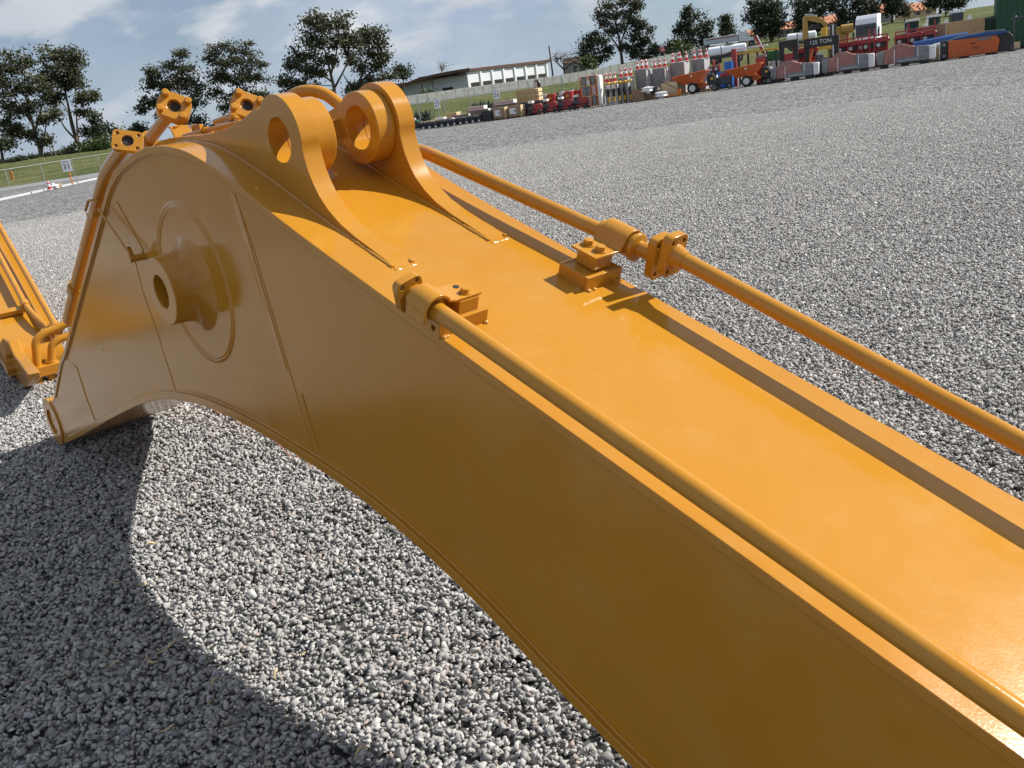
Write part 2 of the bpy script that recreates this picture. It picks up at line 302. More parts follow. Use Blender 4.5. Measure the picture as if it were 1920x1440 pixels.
def fillet(pts, r, n=7):                        # straight runs joined by round bends
    P = [np.array(p, float) for p in pts]; out = [P[0]]
    for i in range(1, len(P)-1):
        a = P[i-1]-P[i]; b = P[i+1]-P[i]; la, lb = np.linalg.norm(a), np.linalg.norm(b); d = min(r, la*0.48, lb*0.48)
        s0 = P[i]+a/la*d; s1 = P[i]+b/lb*d
        for k in range(n+1):
            t = k/n; out.append((1-t)**2*s0+2*t*(1-t)*P[i]+t*t*s1)
    out.append(P[-1]); return out
def circle2(c, r, n=32): return [(c[0]+r*math.cos(2*math.pi*k/n), c[1]+r*math.sin(2*math.pi*k/n)) for k in range(n)]
def text_mesh(body, size, name, mat, parent, mtx):
    cu = bpy.data.curves.new('txt', 'FONT'); cu.body = body; cu.size = size; cu.align_x = 'CENTER'; cu.align_y = 'CENTER'; cu.extrude = 0.002; cu.resolution_u = 3
    t = bpy.data.objects.new('txt', cu); COL.objects.link(t); dg = bpy.context.evaluated_depsgraph_get(); me = bpy.data.meshes.new_from_object(t.evaluated_get(dg))
    bpy.data.objects.remove(t); bpy.data.curves.remove(cu); me.transform(mtx); me.materials.clear(); me.materials.append(MATS[mat])
    o = bpy.data.objects.new(name, me); COL.objects.link(o); o.parent = parent; return o

# ------------------------------------------------------------------ the setting: yard, gravel, bank
GROUND_Z = -0.020
EDGE = [(-400, 40), (-80, 62), (-43, 80), (-36, 86), (-5, 104), (30, 110), (60, 98), (120, 88), (400, 80)]
def edge_y(X): return float(np.interp(X, [e[0] for e in EDGE], [e[1] for e in EDGE]))
def sstep(a, b, x): t = min(max((x-a)/(b-a), 0), 1); return t*t*(3-2*t)
def terrain_z(X, Y):
    t = Y - edge_y(X)
    z = -0.03 + 2.15*sstep(0, 32, t)
    z -= 0.9*sstep(-20, -60, X)*sstep(20, 60, t)                   # lower to the left
    z += 2.6*sstep(12, 50, X)*sstep(4, 70, t) + 2.5*sstep(20, 90, X)*sstep(60, 220, t)
    return z - 9.0*sstep(260, 1500, Y)*sstep(40, -60, X)
def make_ground():
    g1 = np.concatenate([[-6000, -1500, -400, -120, -60, -35], np.arange(-24, 24.5, 1.5), [35, 60, 120, 400, 1500, 6000]]); n = len(g1)
    mb = MB(); mb.v = [(float(x), float(y), gz(x, y)+GROUND_Z) for y in g1 for x in g1]; mb.f = [(r*n+c, r*n+c+1, (r+1)*n+c+1, (r+1)*n+c) for r in range(n-1) for c in range(n-1)]
    o = mb.build('ground', 'gravel_ground', smooth=60, fix=False); tag(o, kind='structure')
    xs = np.concatenate([np.linspace(-1500, -140, 18), np.linspace(-130, 160, 117), np.linspace(170, 900, 16)])
    ts = np.concatenate([np.linspace(0, 40, 28), np.linspace(44, 220, 32), np.linspace(240, 1800, 14)])
    v = []; f = []
    for t in ts:
        for x in xs:
            y = edge_y(x) + t; z = terrain_z(x, y) + (0.10*math.sin(x*0.9+y*0.5)*math.sin(y*0.7-x*0.3) if t > 1 else 0); v.append((x, y, z))
    n = len(xs)
    for i in range(len(ts)-1):
        for j in range(n-1): f.append((i*n+j, i*n+j+1, (i+1)*n+j+1, (i+1)*n+j))
    mb = MB(); mb.v = v; mb.f = f; o = mb.build('grass_bank', 'grass', smooth=60, fix=False); tag(o, kind='structure')
    # service road in front of the bank
    v = []; f = []; xs = np.linspace(-60, 160, 111)
    for x in xs:
        y = edge_y(x); v += [(x, y-14, 0.006), (x, y+1.0, 0.006)]
    for i in range(len(xs)-1): f.append((2*i, 2*i+2, 2*i+3, 2*i+1))
    mb = MB(); mb.v = v; mb.f = f; tag(mb.build('service_road', 'asphalt', fix=False), kind='structure')
    # kerbs along the left fence, as separate cast lengths
    y = 34.0; k = 0
    while y < 100:
        L_ = 9.0 if k % 3 else 7.0; mb = MB(); mb.box(-29.25, -28.9, y, y+L_-0.15, -0.03, 0.10); o = mb.build('kerb', 'kerb', bevel=0.02); tag(o, kind='structure'); y += L_; k += 1
make_ground()

def make_gravel():
    rocks = []
    for i in range(48):
        bm = bmesh.new(); n = random.randint(8, 11)
        sx, sy, sz = random.uniform(0.85, 1.35), random.uniform(0.65, 1.0), random.uniform(0.50, 0.85)
        for k in range(n):
            d = Vector((random.gauss(0, 1), random.gauss(0, 1), random.gauss(0, 1))).normalized()
            d = Vector([math.copysign(abs(c)**0.55, c) for c in d]); bm.verts.new((d.x*sx, d.y*sy, d.z*sz))
        r = bmesh.ops.convex_hull(bm, input=bm.verts); bmesh.ops.delete(bm, geom=list({g for g in r['geom_interior'] if isinstance(g, bmesh.types.BMVert)}), context='VERTS')
        bm.verts.index_update(); vs = np.array([v.co[:] for v in bm.verts]); fs = np.array([[v.index for v in f.verts] for f in bm.faces if len(f.verts) == 3]); bm.free(); rocks.append((vs, fs))
    tiles = []
    for ti in range(6):
        r2 = np.random.default_rng(100+ti); n = 2900; VS = []; FS = []; TN = []; HU = []; k = 0
        for i in range(n):
            vs, fs = rocks[r2.integers(len(rocks))]
            rad = min(0.0120*math.exp(r2.normal(0, 0.30)), 0.029)
            th_ = r2.uniform(0, 2*math.pi); q = np.array([math.cos(th_/2), 0, 0, math.sin(th_/2)])+np.append(0, r2.normal(0, 0.34, 2).tolist()+[0]); q /= np.linalg.norm(q); w, x, y, z = q
            R = np.array([[1-2*(y*y+z*z), 2*(x*y-z*w), 2*(x*z+y*w)], [2*(x*y+z*w), 1-2*(x*x+z*z), 2*(y*z-x*w)], [2*(x*z-y*w), 2*(y*z+x*w), 1-2*(x*x+y*y)]])
            pos = np.array([r2.uniform(-0.5, 0.5), r2.uniform(-0.5, 0.5), r2.uniform(-0.014, 0.011)])
            VS.append((vs @ R.T)*rad + pos); FS.append(fs + k); k += len(vs)
            TN.append(np.full(len(vs), np.clip(r2.normal(0.47, 0.16), 0, 1))); HU.append(np.full(len(vs), 0.75 if r2.random() < 0.05 else r2.uniform(0, 0.18)))
        VS = np.concatenate(VS); FS = np.concatenate(FS); me = bpy.data.meshes.new('gravel_patch')
        me.vertices.add(len(VS)); me.vertices.foreach_set('co', VS.ravel()); me.loops.add(FS.size); me.loops.foreach_set('vertex_index', FS.ravel().astype(np.int32))
        me.polygons.add(len(FS)); me.polygons.foreach_set('loop_start', np.arange(0, FS.size, 3, dtype=np.int32)); me.update(calc_edges=True)
        for nm, arr in (('tone', TN), ('hue', HU)): me.attributes.new(nm, 'FLOAT', 'POINT').data.foreach_set('value', np.concatenate(arr).astype(np.float32))
        me.materials.append(MATS['gravel_stone']); tiles.append(bpy.data.objects.new('gravel_patch', me))
    pts = []; idx = []; rot = []
    for ix in range(-36, 40):
        for iy in range(-5, 41):
            x, y = ix*0.96, iy*0.96
            d = math.hypot(x, y)
            if d > 38: continue
            if y < -1.5 and d > 6: continue
            if abs(x) > 6 + 0.85*max(y, 0): continue
            pts.append((x, y, gz(x, y)-0.034*sstep(14, 38, d))); idx.append(int(rng.integers(6))); e_ = 0.3; gx, gy = (gz(x+e_, y)-gz(x-e_, y))/(2*e_), (gz(x, y+e_)-gz(x, y-e_))/(2*e_)
            R_ = Vector((0, 0, 1)).rotation_difference(Vector((-gx, -gy, 1)).normalized()).to_matrix() @ Matrix.Rotation(float(rng.integers(4)*math.pi/2), 3, 'Z'); rot.append(tuple(R_.to_euler()))
    me = bpy.data.meshes.new('gravel'); me.from_pydata(pts, [], [])
    me.attributes.new('idx', 'INT', 'POINT').data.foreach_set('value', np.array(idx, np.int32)); me.attributes.new('rotz', 'FLOAT_VECTOR', 'POINT').data.foreach_set('vector', np.array(rot, np.float32).ravel())
    o = bpy.data.objects.new('gravel', me); COL.objects.link(o); tag(o, 'grey crushed stone gravel covering the yard', 'gravel', kind='stuff'); me.materials.append(MATS['gravel_stone'])
    ng = bpy.data.node_groups.new('gravel_scatter', 'GeometryNodeTree')
    ng.interface.new_socket('Geometry', in_out='INPUT', socket_type='NodeSocketGeometry'); ng.interface.new_socket('Geometry', in_out='OUTPUT', socket_type='NodeSocketGeometry')
    n = ng.nodes; L = ng.links.new; gi = n.new('NodeGroupInput'); go = n.new('NodeGroupOutput'); gti = n.new('GeometryNodeGeometryToInstance')
    for t in reversed(tiles):
        oi = n.new('GeometryNodeObjectInfo'); oi.inputs['Object'].default_value = t; L(oi.outputs['Geometry'], gti.inputs[0])
    iop = n.new('GeometryNodeInstanceOnPoints'); L(gi.outputs[0], iop.inputs['Points']); L(gti.outputs[0], iop.inputs['Instance']); iop.inputs['Pick Instance'].default_value = True
    a = n.new('GeometryNodeInputNamedAttribute'); a.data_type = 'INT'; a.inputs['Name'].default_value = 'idx'; L(a.outputs['Attribute'], iop.inputs['Instance Index'])
    b = n.new('GeometryNodeInputNamedAttribute'); b.data_type = 'FLOAT_VECTOR'; b.inputs['Name'].default_value = 'rotz'
    c = n.new('FunctionNodeEulerToRotation'); L(b.outputs['Attribute'], c.inputs[0]); L(c.outputs[0], iop.inputs['Rotation']); L(iop.outputs[0], go.inputs[0])
    o.modifiers.new('scatter', 'NODES').node_group = ng
make_gravel()

# dry leaves lying on the gravel
LEAF_LABELS = ['dry leaf on the shadow edge under the arch, the upper of two', 'dry leaf on the shadow edge under the arch, the lower of two', 'longest straw-coloured leaf in the boom shadow at lower left', 'dry leaf just above the longest leaf in the shadow', 'short curled leaf left of the longest leaf in the shadow', 'dry leaf right of the longest leaf, near the shadow edge', 'dry leaf in the shadow between the two leaf groups', 'small dry leaf standing in sunlit gravel right of the shadow edge', 'pale leaf in the shadow left of the shadow edge', 'dry leaf at the bottom of the shadow', 'short dry leaf on sunlit gravel below the arch', 'dry leaf at the bottom edge in sunlit gravel']
def dry_leaves():
    spots = [(286, 1027, 26, 20), (275, 1103, 30, 30), (297, 1238, 50, 150), (318, 1222, 40, 40), (213, 1256, 30, 15), (408, 1287, 28, 60), (397, 1324, 18, 100), (571, 1234, 22, 80), (220, 1100, 22, 10), (314, 1376, 28, 15), (521, 1271, 20, 80), (680, 1419, 34, 30)]
    for i, (px, py, L_, a) in enumerate(spots):
        P = gpl(px, py); s = L_*np.linalg.norm(P-CAM)/F; mb = MB(); pts = []; w = s*random.uniform(0.06, 0.12)
        for k in range(8):
            t = k/7; x = (t-0.5)*s; y = 0.22*s*math.sin(t*3.0); ww = w*math.sin(math.pi*min(max(t, 0.04), 0.96))
            for sg in (-1, 1): pts.append((x, y+sg*ww, 0.020+0.012*math.sin(t*5+i)+(0.004 if sg > 0 else 0)))
        mb.add(pts, [(2*k, 2*k+2, 2*k+3, 2*k+1) for k in range(7)])
        o = mb.build('dry_leaf', 'straw', smooth=60, fix=False); o.location = tuple(P); o.rotation_euler = (0, 0, math.radians(a))
        b = o.modifiers.new('thickness', 'SOLIDIFY'); b.thickness = 0.0012
        tag(o, LEAF_LABELS[i], 'leaf', 'dry leaves on the gravel')
dry_leaves()
def cord():
    pts = [gpl(x, y)+np.array([0, 0, 0.035+0.01*math.sin(i*2.2)]) for i, (x, y) in enumerate(((362, 757), (384, 763), (408, 778), (432, 788), (455, 805), (470, 803), (498, 826), (520, 838), (545, 860), (566, 868), (588, 884)))]
    o = MB().tube(catmull(pts, 4), 0.003, 6).build('string', 'terracotta', smooth=60); tag(o, 'thin red string lying on the gravel under the arch', 'string')
cord()

# ------------------------------------------------------------------ the excavator boom (local axes: x across = v, y along = u, z up)
EL = math.radians(21); U0, Z0 = 2.327, 1.6234; BW = 0.770
def fp(x, v, n): return (v, U0 + x*math.cos(EL) - n*math.sin(EL), Z0 + x*math.sin(EL) + n*math.cos(EL))    # on the straight front section: x along, v across, n above the plate
TOPP = [(-1.28, 0.220), (-1.20, 0.290), (0.444, 0.905), (1.008, 1.122), (1.725, 1.396), (2.282, 1.612), (2.592, 1.733), (2.85, 1.838), (3.0, 1.905), (3.136, 1.963), (3.25, 2.008), (3.366, 2.050), (3.491, 2.088), (3.6, 2.110), (3.72, 2.124), (3.83, 2.129), (3.95, 2.126), (4.09, 2.110), (4.23, 2.083), (4.36, 2.050), (4.47, 2.012), (4.58, 1.963), (4.70, 1.893), (5.53, 1.398), (6.334, 0.918), (6.56, 0.80), (6.80, 0.64), (7.06, 0.47)]
BOTP = [(-1.28, -0.40), (-0.9, -0.37), (-0.4, -0.285), (0.2, -0.10), (0.9, 0.135), (1.414, 0.317), (1.606, 0.403), (1.766, 0.476), (1.894, 0.540), (2.025, 0.604), (2.172, 0.664), (2.333, 0.722), (2.507, 0.775), (2.697, 0.822), (2.91, 0.858), (3.147, 0.888), (3.405, 0.915), (3.702, 0.934), (4.049, 0.934), (4.3, 0.912), (4.533, 0.880), (4.797, 0.820), (5.111, 0.730), (5.596, 0.573), (6.185, 0.375), (6.6, 0.235), (7.0, 0.105)]
def resample(P, n=3): return [tuple(p) for p in catmull(P, n)]
def offset(P, d):                              # polyline shifted to its right-hand side by d
    out = []
    for i in range(len(P)):
        a = np.array(P[max(i-1, 0)]); b = np.array(P[min(i+1, len(P)-1)]); t = b-a; t /= np.linalg.norm(t); out.append((P[i][0]+t[1]*d, P[i][1]-t[0]*d))
    return out
def uz(p, q, w): return (w, p, q)             # (u, z) profile extruded over v
boom = thing('excavator_boom', 'huge glossy yellow excavator boom arching across the gravel in the foreground', 'excavator boom', tuple(V*V0), math.pi/2 + HD - math.pi/2 + 0.0)
boom.rotation_euler = (0, 0, math.atan2(V[1], V[0]))
TOP, BOT = resample(TOPP), resample(BOTP)
def strip(P, th, v0, v1, name, below):
    Q = offset(P, th if below else -th); mb = MB(); n = len(P); vs = []; fs = []
    for p, q in zip(P, Q): vs += [(v0, *p), (v1, *p), (v1, *q), (v0, *q)]
    for i in range(n-1):
        for k in range(4): fs.append((4*i+k, 4*i+(k+1) % 4, 4*i+4+(k+1) % 4, 4*i+4+k))
    fs += [(3, 2, 1, 0), tuple(4*n-4+k for k in range(4))]
    return mb.add(vs, fs).build(name, PAINT, boom, smooth=25, bevel=0.003)
strip(TOP, 0.030, 0.0, BW, 'top_plate', True)
strip(BOT, 0.040, -0.008, BW+0.008, 'bottom_plate', False)
def by_length(P, n):
    P = [np.array(p, float) for p in P]; L_ = np.concatenate([[0], np.cumsum([np.linalg.norm(b-a) for a, b in zip(P[:-1], P[1:])])]); q = np.linspace(0, L_[-1], n)
    return list(zip(np.interp(q, L_, [p[0] for p in P]), np.interp(q, L_, [p[1] for p in P])))
def web(top, bot, a, b, parent, n=150):        # side plate as a strip of quads between the two profiles
    t = by_length(top, n); d_ = by_length(bot, n); vs = []
    for p, q_ in zip(t, d_): vs += [(a, *p), (b, *p), (b, *q_), (a, *q_)]
    fs = [(4*i+k, 4*i+(k+1) % 4, 4*i+4+(k+1) % 4, 4*i+4+k) for i in range(n-1) for k in range(4)] + [(3, 2, 1, 0), tuple(4*n-4+k for k in range(4))]
    return MB().add(vs, fs).build('side_plate', PAINT, parent, smooth=30)
for a, b in ((0.014, 0.036), (BW-0.036, BW-0.014)):
    web(offset(TOP, 0.020) + [(7.12, 0.40)], offset(BOT, -0.016) + [(7.10, 0.12)], a, b, boom)
# weld beads running along the plates
def bead(path, r, name='weld_bead', seg=8, wob=0.22, mat=PAINT):
    n = len(path); rr = [r*(1+wob*math.sin(i*1.9)*math.sin(i*0.83+1)) for i in range(n)]; return MB().tube(path, rr, seg).build(name, mat, boom, smooth=60)
def dense(P, st):
    out = []
    for a, b in zip(P[:-1], P[1:]):
        a, b = np.array(a, float), np.array(b, float); k = max(1, int(np.linalg.norm(b-a)/st)); out += [a+(b-a)*i/k for i in range(k)]
    return out + [np.array(P[-1], float)]
for v in (0.013, BW-0.013):
    bead([(v, p[0], p[1]) for p in offset(dense(TOP, 0.02), 0.031)], 0.0055); bead([(v, p[0], p[1]) for p in offset(dense(BOT, 0.02), -0.041)], 0.0065)
SF = 0.0135
def sidepath(px, st=0.015): return dense([(SF, *side(*p)) for p in px], st)
bead(sidepath([(436, 372), (470, 470), (520, 640), (582, 848)]), 0.0024)
bead(sidepath([(248, 490), (262, 545), (290, 625), (330, 752)]), 0.0022)
bead(sidepath([(178, 800), (165, 770), (140, 690)]), 0.003)
# raised bevelled splice strip beside the main seam
def wedge(L_, Rt):                               # thick plate chamfered down towards the seam
    l0, l1 = side(*L_[0]), side(*L_[1]); r0_, r1_ = side(*Rt[0]), side(*Rt[1])
    MB().add([(0.0142, *l0), (0.0142, *l1), (0.0116, *r1_), (0.0116, *r0_), (0.0146, *r1_), (0.0146, *r0_)], [(0, 1, 2, 3), (3, 2, 4, 5), (0, 3, 5), (1, 4, 2), (0, 5, 4, 1)]).build('splice_strip', PAINT, boom)
wedge(((421, 357), (526, 700)), ((435, 366), (533, 698)))
wedge(((556, 742), (580, 846)), ((561, 740), (592, 842)))
q = [side(*p) for p in ((203, 385), (214, 378), (264, 470), (258, 484), (244, 478))]
MB().prism(q, 0.010, 0.0145, uz).build('backing_pad', PAINT, boom, bevel=0.002)
# pivot boss with its round pad
BC = (3.80, 1.54)
MB().lathe([(0.0, 0.324), (-0.005, 0.330), (-0.0065, 0.338), (-0.003, 0.344), (-0.006, 0.350), (-0.004, 0.358), (0.0, 0.362), (0.01, 0.362), (0.01, 0.324)], (0.0145, *BC), (1, 0, 0), 64).build('boss_weld_ring', PAINT, boom, smooth=40)
for sgn, x in ((-1, 0.0145), (1, BW-0.0145)):
    prof = [(0, 0.212), (0.006, 0.200), (0.020, 0.178), (0.042, 0.160), (0.070, 0.151), (0.146, 0.147), (0.150, 0.143), (0.150, 0.076), (0.146, 0.073), (-0.05, 0.073), (-0.05, 0.212)]
    o = MB().lathe([(sgn*h, r) for h, r in prof], (x, *BC), (1, 0, 0), 64).build('pivot_boss', PAINT, boom, smooth=35)
    MB().lathe([(sgn*0.02, 0.0735), (sgn*-0.04, 0.0735), (sgn*-0.04, 0.001), (sgn*-0.02, 0.001)], (x, *BC), (1, 0, 0), 32).build('bore', 'bore_shade', o, smooth=40)
# foot end: hinge tube and cheeks
FC = (7.37, 0.190)
MB().lathe([(0.002, 0.190), (BW-0.002, 0.190), (BW+0.004, 0.182), (BW+0.004, 0.105), (-0.004, 0.105), (-0.004, 0.182)], (0, *FC), (1, 0, 0), 48).build('foot_tube', PAINT, boom, smooth=35)
MB().lathe([(0.03, 0.1055), (BW-0.03, 0.1055), (BW-0.03, 0.092), (0.03, 0.092)], (0, *FC), (1, 0, 0), 32).build('foot_bushing', 'steel', boom, smooth=35)
cheek = [(6.95, 0.115), side(180, 801), side(160, 750), side(141, 690), side(126, 674), (6.44, 0.835), (6.56, 0.770), (6.80, 0.64), (7.06, 0.47), (7.25, 0.376)] + [(FC[0]+0.19*math.cos(a), FC[1]+0.19*math.sin(a)) for a in np.linspace(1.4, -1.75, 22)]
for a, b in ((0.009, 0.03), (BW-0.03, BW-0.009)): MB().prism(cheek, a, b, uz).build('foot_cheek', PAINT, boom, smooth=30, bevel=0.01)
q = [side(*p) for p in ((128, 675), (190, 654), (191, 659), (130, 681))]
MB().prism(q, 0.0115, 0.0145, uz).build('splice_strip', PAINT, boom)

# cylinder lugs
LUG = [(2.405, 1.655), (2.421, 1.672), (2.508, 1.711), (2.604, 1.752), (2.690, 1.797), (2.751, 1.843), (2.795, 1.891), (2.821, 1.937), (2.838, 1.979), (2.847, 2.029), (2.849, 2.060)]
C0 = (3.0, 2.092); RL = 0.158
LUG += [(C0[0]+RL*math.cos(a), C0[1]+RL*math.sin(a)) for a in np.linspace(math.radians(186), math.radians(48), 18)]
LUG += [(3.165, 2.205), (3.247, 2.184), (3.33, 2.168), (3.43, 2.155), (3.55, 2.147), (3.70, 2.147), (3.85, 2.151), (4.0, 2.152), (4.14, 2.143), (4.27, 2.118), (4.38, 2.080), (4.44, 2.045)]
base = [p for p in offset(TOP, 0.012) if 2.42 < p[0] < 4.42]
LUGP = LUG + base[::-1]
for va, vb, ca, cb in ((0.140, 0.213, 0.212, 0.296), (0.557, 0.630, 0.474, 0.558)):
    o = MB().prism(LUGP, va, vb, uz, [circle2(C0, 0.080, 40)]).build('cylinder_lug', PAINT, boom, smooth=30, bevel=0.004)
    MB().lathe([(ca, 0.135), (ca, 0.0802), (cb, 0.0802), (cb, 0.135)], (0, *C0), (1, 0, 0), 56).build('lug_collar', PAINT, o, smooth=35, bevel=0.005)
    for vv, s_ in ((va-0.003, -1), (vb+0.003, 1)):
        n_ = [p for p in dense(offset(TOP, 0.001), 0.012) if 2.40 < p[0] < 4.40]
        m_ = len(n_); rr = [0.008*(1+0.18*math.sin(i*1.7)*math.sin(i*0.9)) for i in range(m_)]
        MB().tube([(vv, *p) for p in n_], rr, 8).build('weld_bead', PAINT, o, smooth=60)
    e_ = [(va-0.006+(vb-va+0.012)*k/9, 2.394-0.001*math.sin(k*1.3), 1.6495) for k in range(10)]
    MB().tube(e_, [0.0085+0.0008*math.sin(k*1.9) for k in range(10)], 8).build('weld_bead', PAINT, o, smooth=60)
# flat tie bar between the lugs
MB().box(0.213, 0.557, 3.13, 3.155, 2.06, 2.135).build('tie_bar', PAINT, boom, bevel=0.003)

# ---- pipework
def hexbolt(parent, c, axis, r=0.014, h=0.012, washer=True, name='bolt'):
    mb = MB(); mb.lathe([(0.003, 0.0005), (0.003, r), (0.003+h, r*0.97), (0.003+h+0.001, r*0.8), (0.003+h+0.001, 0.0005)], c, axis, 6)
    if washer: mb.lathe([(0, 0.0005), (0, r*1.25), (0.003, r*1.25), (0.003, 0.0005)], c, axis, 18)
    return mb.build(name, PAINT, parent, smooth=25)
def rrect(w, h, r, n=4):
    out = []
    for cx, cy, a0 in ((w/2-r, h/2-r, 0), (-w/2+r, h/2-r, 90), (-w/2+r, -h/2+r, 180), (w/2-r, -h/2+r, 270)):
        for k in range(n+1): a = math.radians(a0+90*k/n); out.append((cx+r*math.cos(a), cy+r*math.sin(a)))
    return out
LP = (0.000, 0.082); RP = (0.790, 0.148); PR = 0.0270
# left pipe
pl = MB().tube([fp(x, LP[0], LP[1]) for x in (-0.185, -0.21, -1.0, -2.0, -3.3)], PR, 28).build('hydraulic_pipe', PAINT, boom, smooth=40)
MB().tube([fp(x, LP[0], LP[1]) for x in (-0.205, -0.30)], 0.036, 28).build('pipe_sleeve', PAINT, pl, smooth=40, bevel=0.003)
def fl(x0, x1, c, w, h, rot=0.0, holes=True, bore=0.019):
    def pl_(p, q, w_):
        cc, ss = math.cos(rot), math.sin(rot); return fp(w_, c[0]+p*cc-q*ss, c[1]+p*ss+q*cc)
    hs = [circle2((0, 0), bore, 20)] + ([circle2((sx*w*0.30, sy*h*0.35), 0.0088, 12) for sx in (-1, 1) for sy in (-1, 1)] if holes else [])
    return MB().prism(rrect(w, h, min(w, h)*0.22), x0, x1, pl_, hs)
fl(-0.196, -0.168, (LP[0]-0.004, LP[1]+0.0), 0.088, 0.105, 0.25).build('pipe_flange', PAINT, pl, smooth=30, bevel=0.004)
br = MB()
def plate_holes(): return [circle2((-0.305, 0.024), 0.0095, 14), circle2((-0.252, 0.024), 0.0095, 14)]
br.prism([(-0.335, 0.0), (-0.218, 0.0), (-0.218, 0.050), (-0.335, 0.050)], -0.006, 0.008, lambda p, q, w: fp(p, w, q), plate_holes())
base_l = br.build('pipe_bracket', PAINT, boom, bevel=0.0025)
MB().box(-0.335, -0.323, 0.008, 0.178, 0, 0.050, fp).box(-0.230, -0.218, 0.008, 0.178, 0, 0.050, fp).box(-0.323, -0.230, 0.008, 0.178, 0.040, 0.050, fp).build('bracket_channel', PAINT, base_l, bevel=0.002)
MB().box(-0.320, -0.236, 0.075, 0.150, 0.050, 0.094, fp).build('clamp_block', PAINT, base_l, bevel=0.003)
arc = [(LP[0]-0.044, 0.052)] + [(LP[0]+0.044*math.cos(a), LP[1]+0.044*math.sin(a)) for a in np.linspace(math.pi, 0.45, 14)]
arc += [(LP[0]+0.052, 0.099), (LP[0]+0.062, 0.0955), (0.160, 0.0955)]
th = offset(arc, -0.008); outer = [(p[0], p[1]) for p in arc] + [(p[0], p[1]) for p in th[::-1]]
MB().prism(outer, -0.318, -0.232, lambda p, q, w: fp(w, p, q)).build('clamp_strap', PAINT, base_l, smooth=30, bevel=0.0015)
hexbolt(base_l, fp(-0.297, 0.112, 0.104), np.array(fp(0, 0, 1))-np.array(fp(0, 0, 0)))
MB().lathe([(0, 0.0005), (0, 0.010), (0.001, 0.010), (0.001, 0.0005)], fp(-0.256, 0.112, 0.1037), np.array(fp(0, 0, 1))-np.array(fp(0, 0, 0)), 20).build('bolt_hole', 'bore_shade', base_l)  # flat dark disc painted as the shaded inside of the hole
def blob(parent, c, r): MB().tube([np.array(c)+np.array([dx, 0, 0]) for dx in (-0.012, -0.004, 0.004, 0.012)], [r*0.4, r, r*0.9, r*0.4], 8).build('weld_bead', PAINT, parent, smooth=70)
for c in ((-0.340, 0.010, 0.004), (-0.340, 0.02, 0.004), (-0.338, 0.172, 0.004), (-0.27, 0.183, 0.003), (-0.215, 0.175, 0.004)): blob(base_l, fp(*c), 0.009)
# right pipe: along the far edge, then bent in over the hump
RL_ = lambda x: (0.796-0.06*(x+0.2)/0.8, 0.112-0.012*(x+0.2)/0.8)      # run towards the hump
RR_ = lambda x: (0.815+0.049*(x+0.49)/1.17, 0.148)                     # run towards the tip
path = [fp(-0.440, *RL_(-0.44)), fp(-0.2, *RL_(-0.2)), fp(0.40, *RL_(0.4)), fp(0.60, *RL_(0.6)), (0.755, *side(792, 283, 0.755)), (0.75, *side(748, 276, 0.75)), (0.73, *side(700, 240, 0.73)), (0.70, *side(640, 199, 0.70)), (0.66, *side(606, 172, 0.66)), (0.60, *side(566, 170, 0.60)), (0.56, *side(520, 196, 0.56)), (0.54, *side(478, 232, 0.54))]
pr_ = MB().tube(fillet(path, 0.14, 8), PR, 28).build('hydraulic_pipe', PAINT, boom, smooth=40)
pr2 = MB().tube([fp(x, *RR_(x)) for x in (-0.480, -0.53, -1.2, -2.2, -3.3)], PR, 28).build('hydraulic_pipe', PAINT, boom, smooth=40)
fl(-0.462, -0.430, (RL_(-0.45)[0]+0.004, RL_(-0.45)[1]+0.002), 0.092, 0.150, 0.12).build('pipe_flange', PAINT, pr_, smooth=30, bevel=0.005)
fl(-0.514, -0.482, RR_(-0.5), 0.092, 0.142, 0.02).build('pipe_flange', PAINT, pr2, smooth=30, bevel=0.005)
MB().tube([fp(x, *RR_(x)) for x in (-0.514, -0.528, -0.556)], [0.041, 0.035, 0.029], 24).build('weld_bead', PAINT, pr2, smooth=60)
MB().tube([fp(x, *RL_(x)) for x in (-0.205, -0.210, -0.345, -0.350)], [0.039, 0.044, 0.044, 0.039], 32).build('clamp_sleeve', PAINT, pr_, smooth=35)
MB().tube([fp(x, *RL_(x)) for x in (-0.352, -0.366, -0.369)], [0.050, 0.050, 0.043], 32).build('sleeve_collar', PAINT, pr_, smooth=35, bevel=0.002)
base_r = MB().box(-0.356, -0.344, 0.588, 0.758, 0, 0.052, fp).box(-0.236, -0.224, 0.588, 0.758, 0, 0.052, fp).box(-0.344, -0.236, 0.588, 0.600, 0, 0.052, fp).box(-0.344, -0.236, 0.600, 0.758, 0.040, 0.050, fp).build('pipe_bracket', PAINT, boom, bevel=0.002)
MB().box(-0.332, -0.246, 0.640, 0.725, 0.052, 0.098, fp).build('clamp_block', PAINT, base_r, bevel=0.004)
rc = RL_(-0.29)
arc = [(0.622, 0.102), (0.730, 0.102), (0.742, 0.104)] + [(rc[0]+0.048*math.cos(a), rc[1]+0.048*math.sin(a)) for a in np.linspace(2.95, 0.2, 12)]
th = offset(arc, -0.009)
MB().prism(arc + th[::-1], -0.345, -0.232, lambda p, q, w: fp(w, p, q)).build('clamp_strap', PAINT, base_r, smooth=30, bevel=0.0015)
up = np.array(fp(0, 0, 1))-np.array(fp(0, 0, 0))
for x in (-0.258, -0.312): hexbolt(base_r, fp(x, 0.676, 0.1115), up, 0.0185, 0.016)
for c in ((-0.360, 0.600, 0.004), (-0.361, 0.625, 0.003), (-0.360, 0.748, 0.005), (-0.358, 0.735, 0.004), (-0.33, 0.583, 0.003), (-0.222, 0.60, 0.004)): blob(base_r, fp(*c), 0.009)

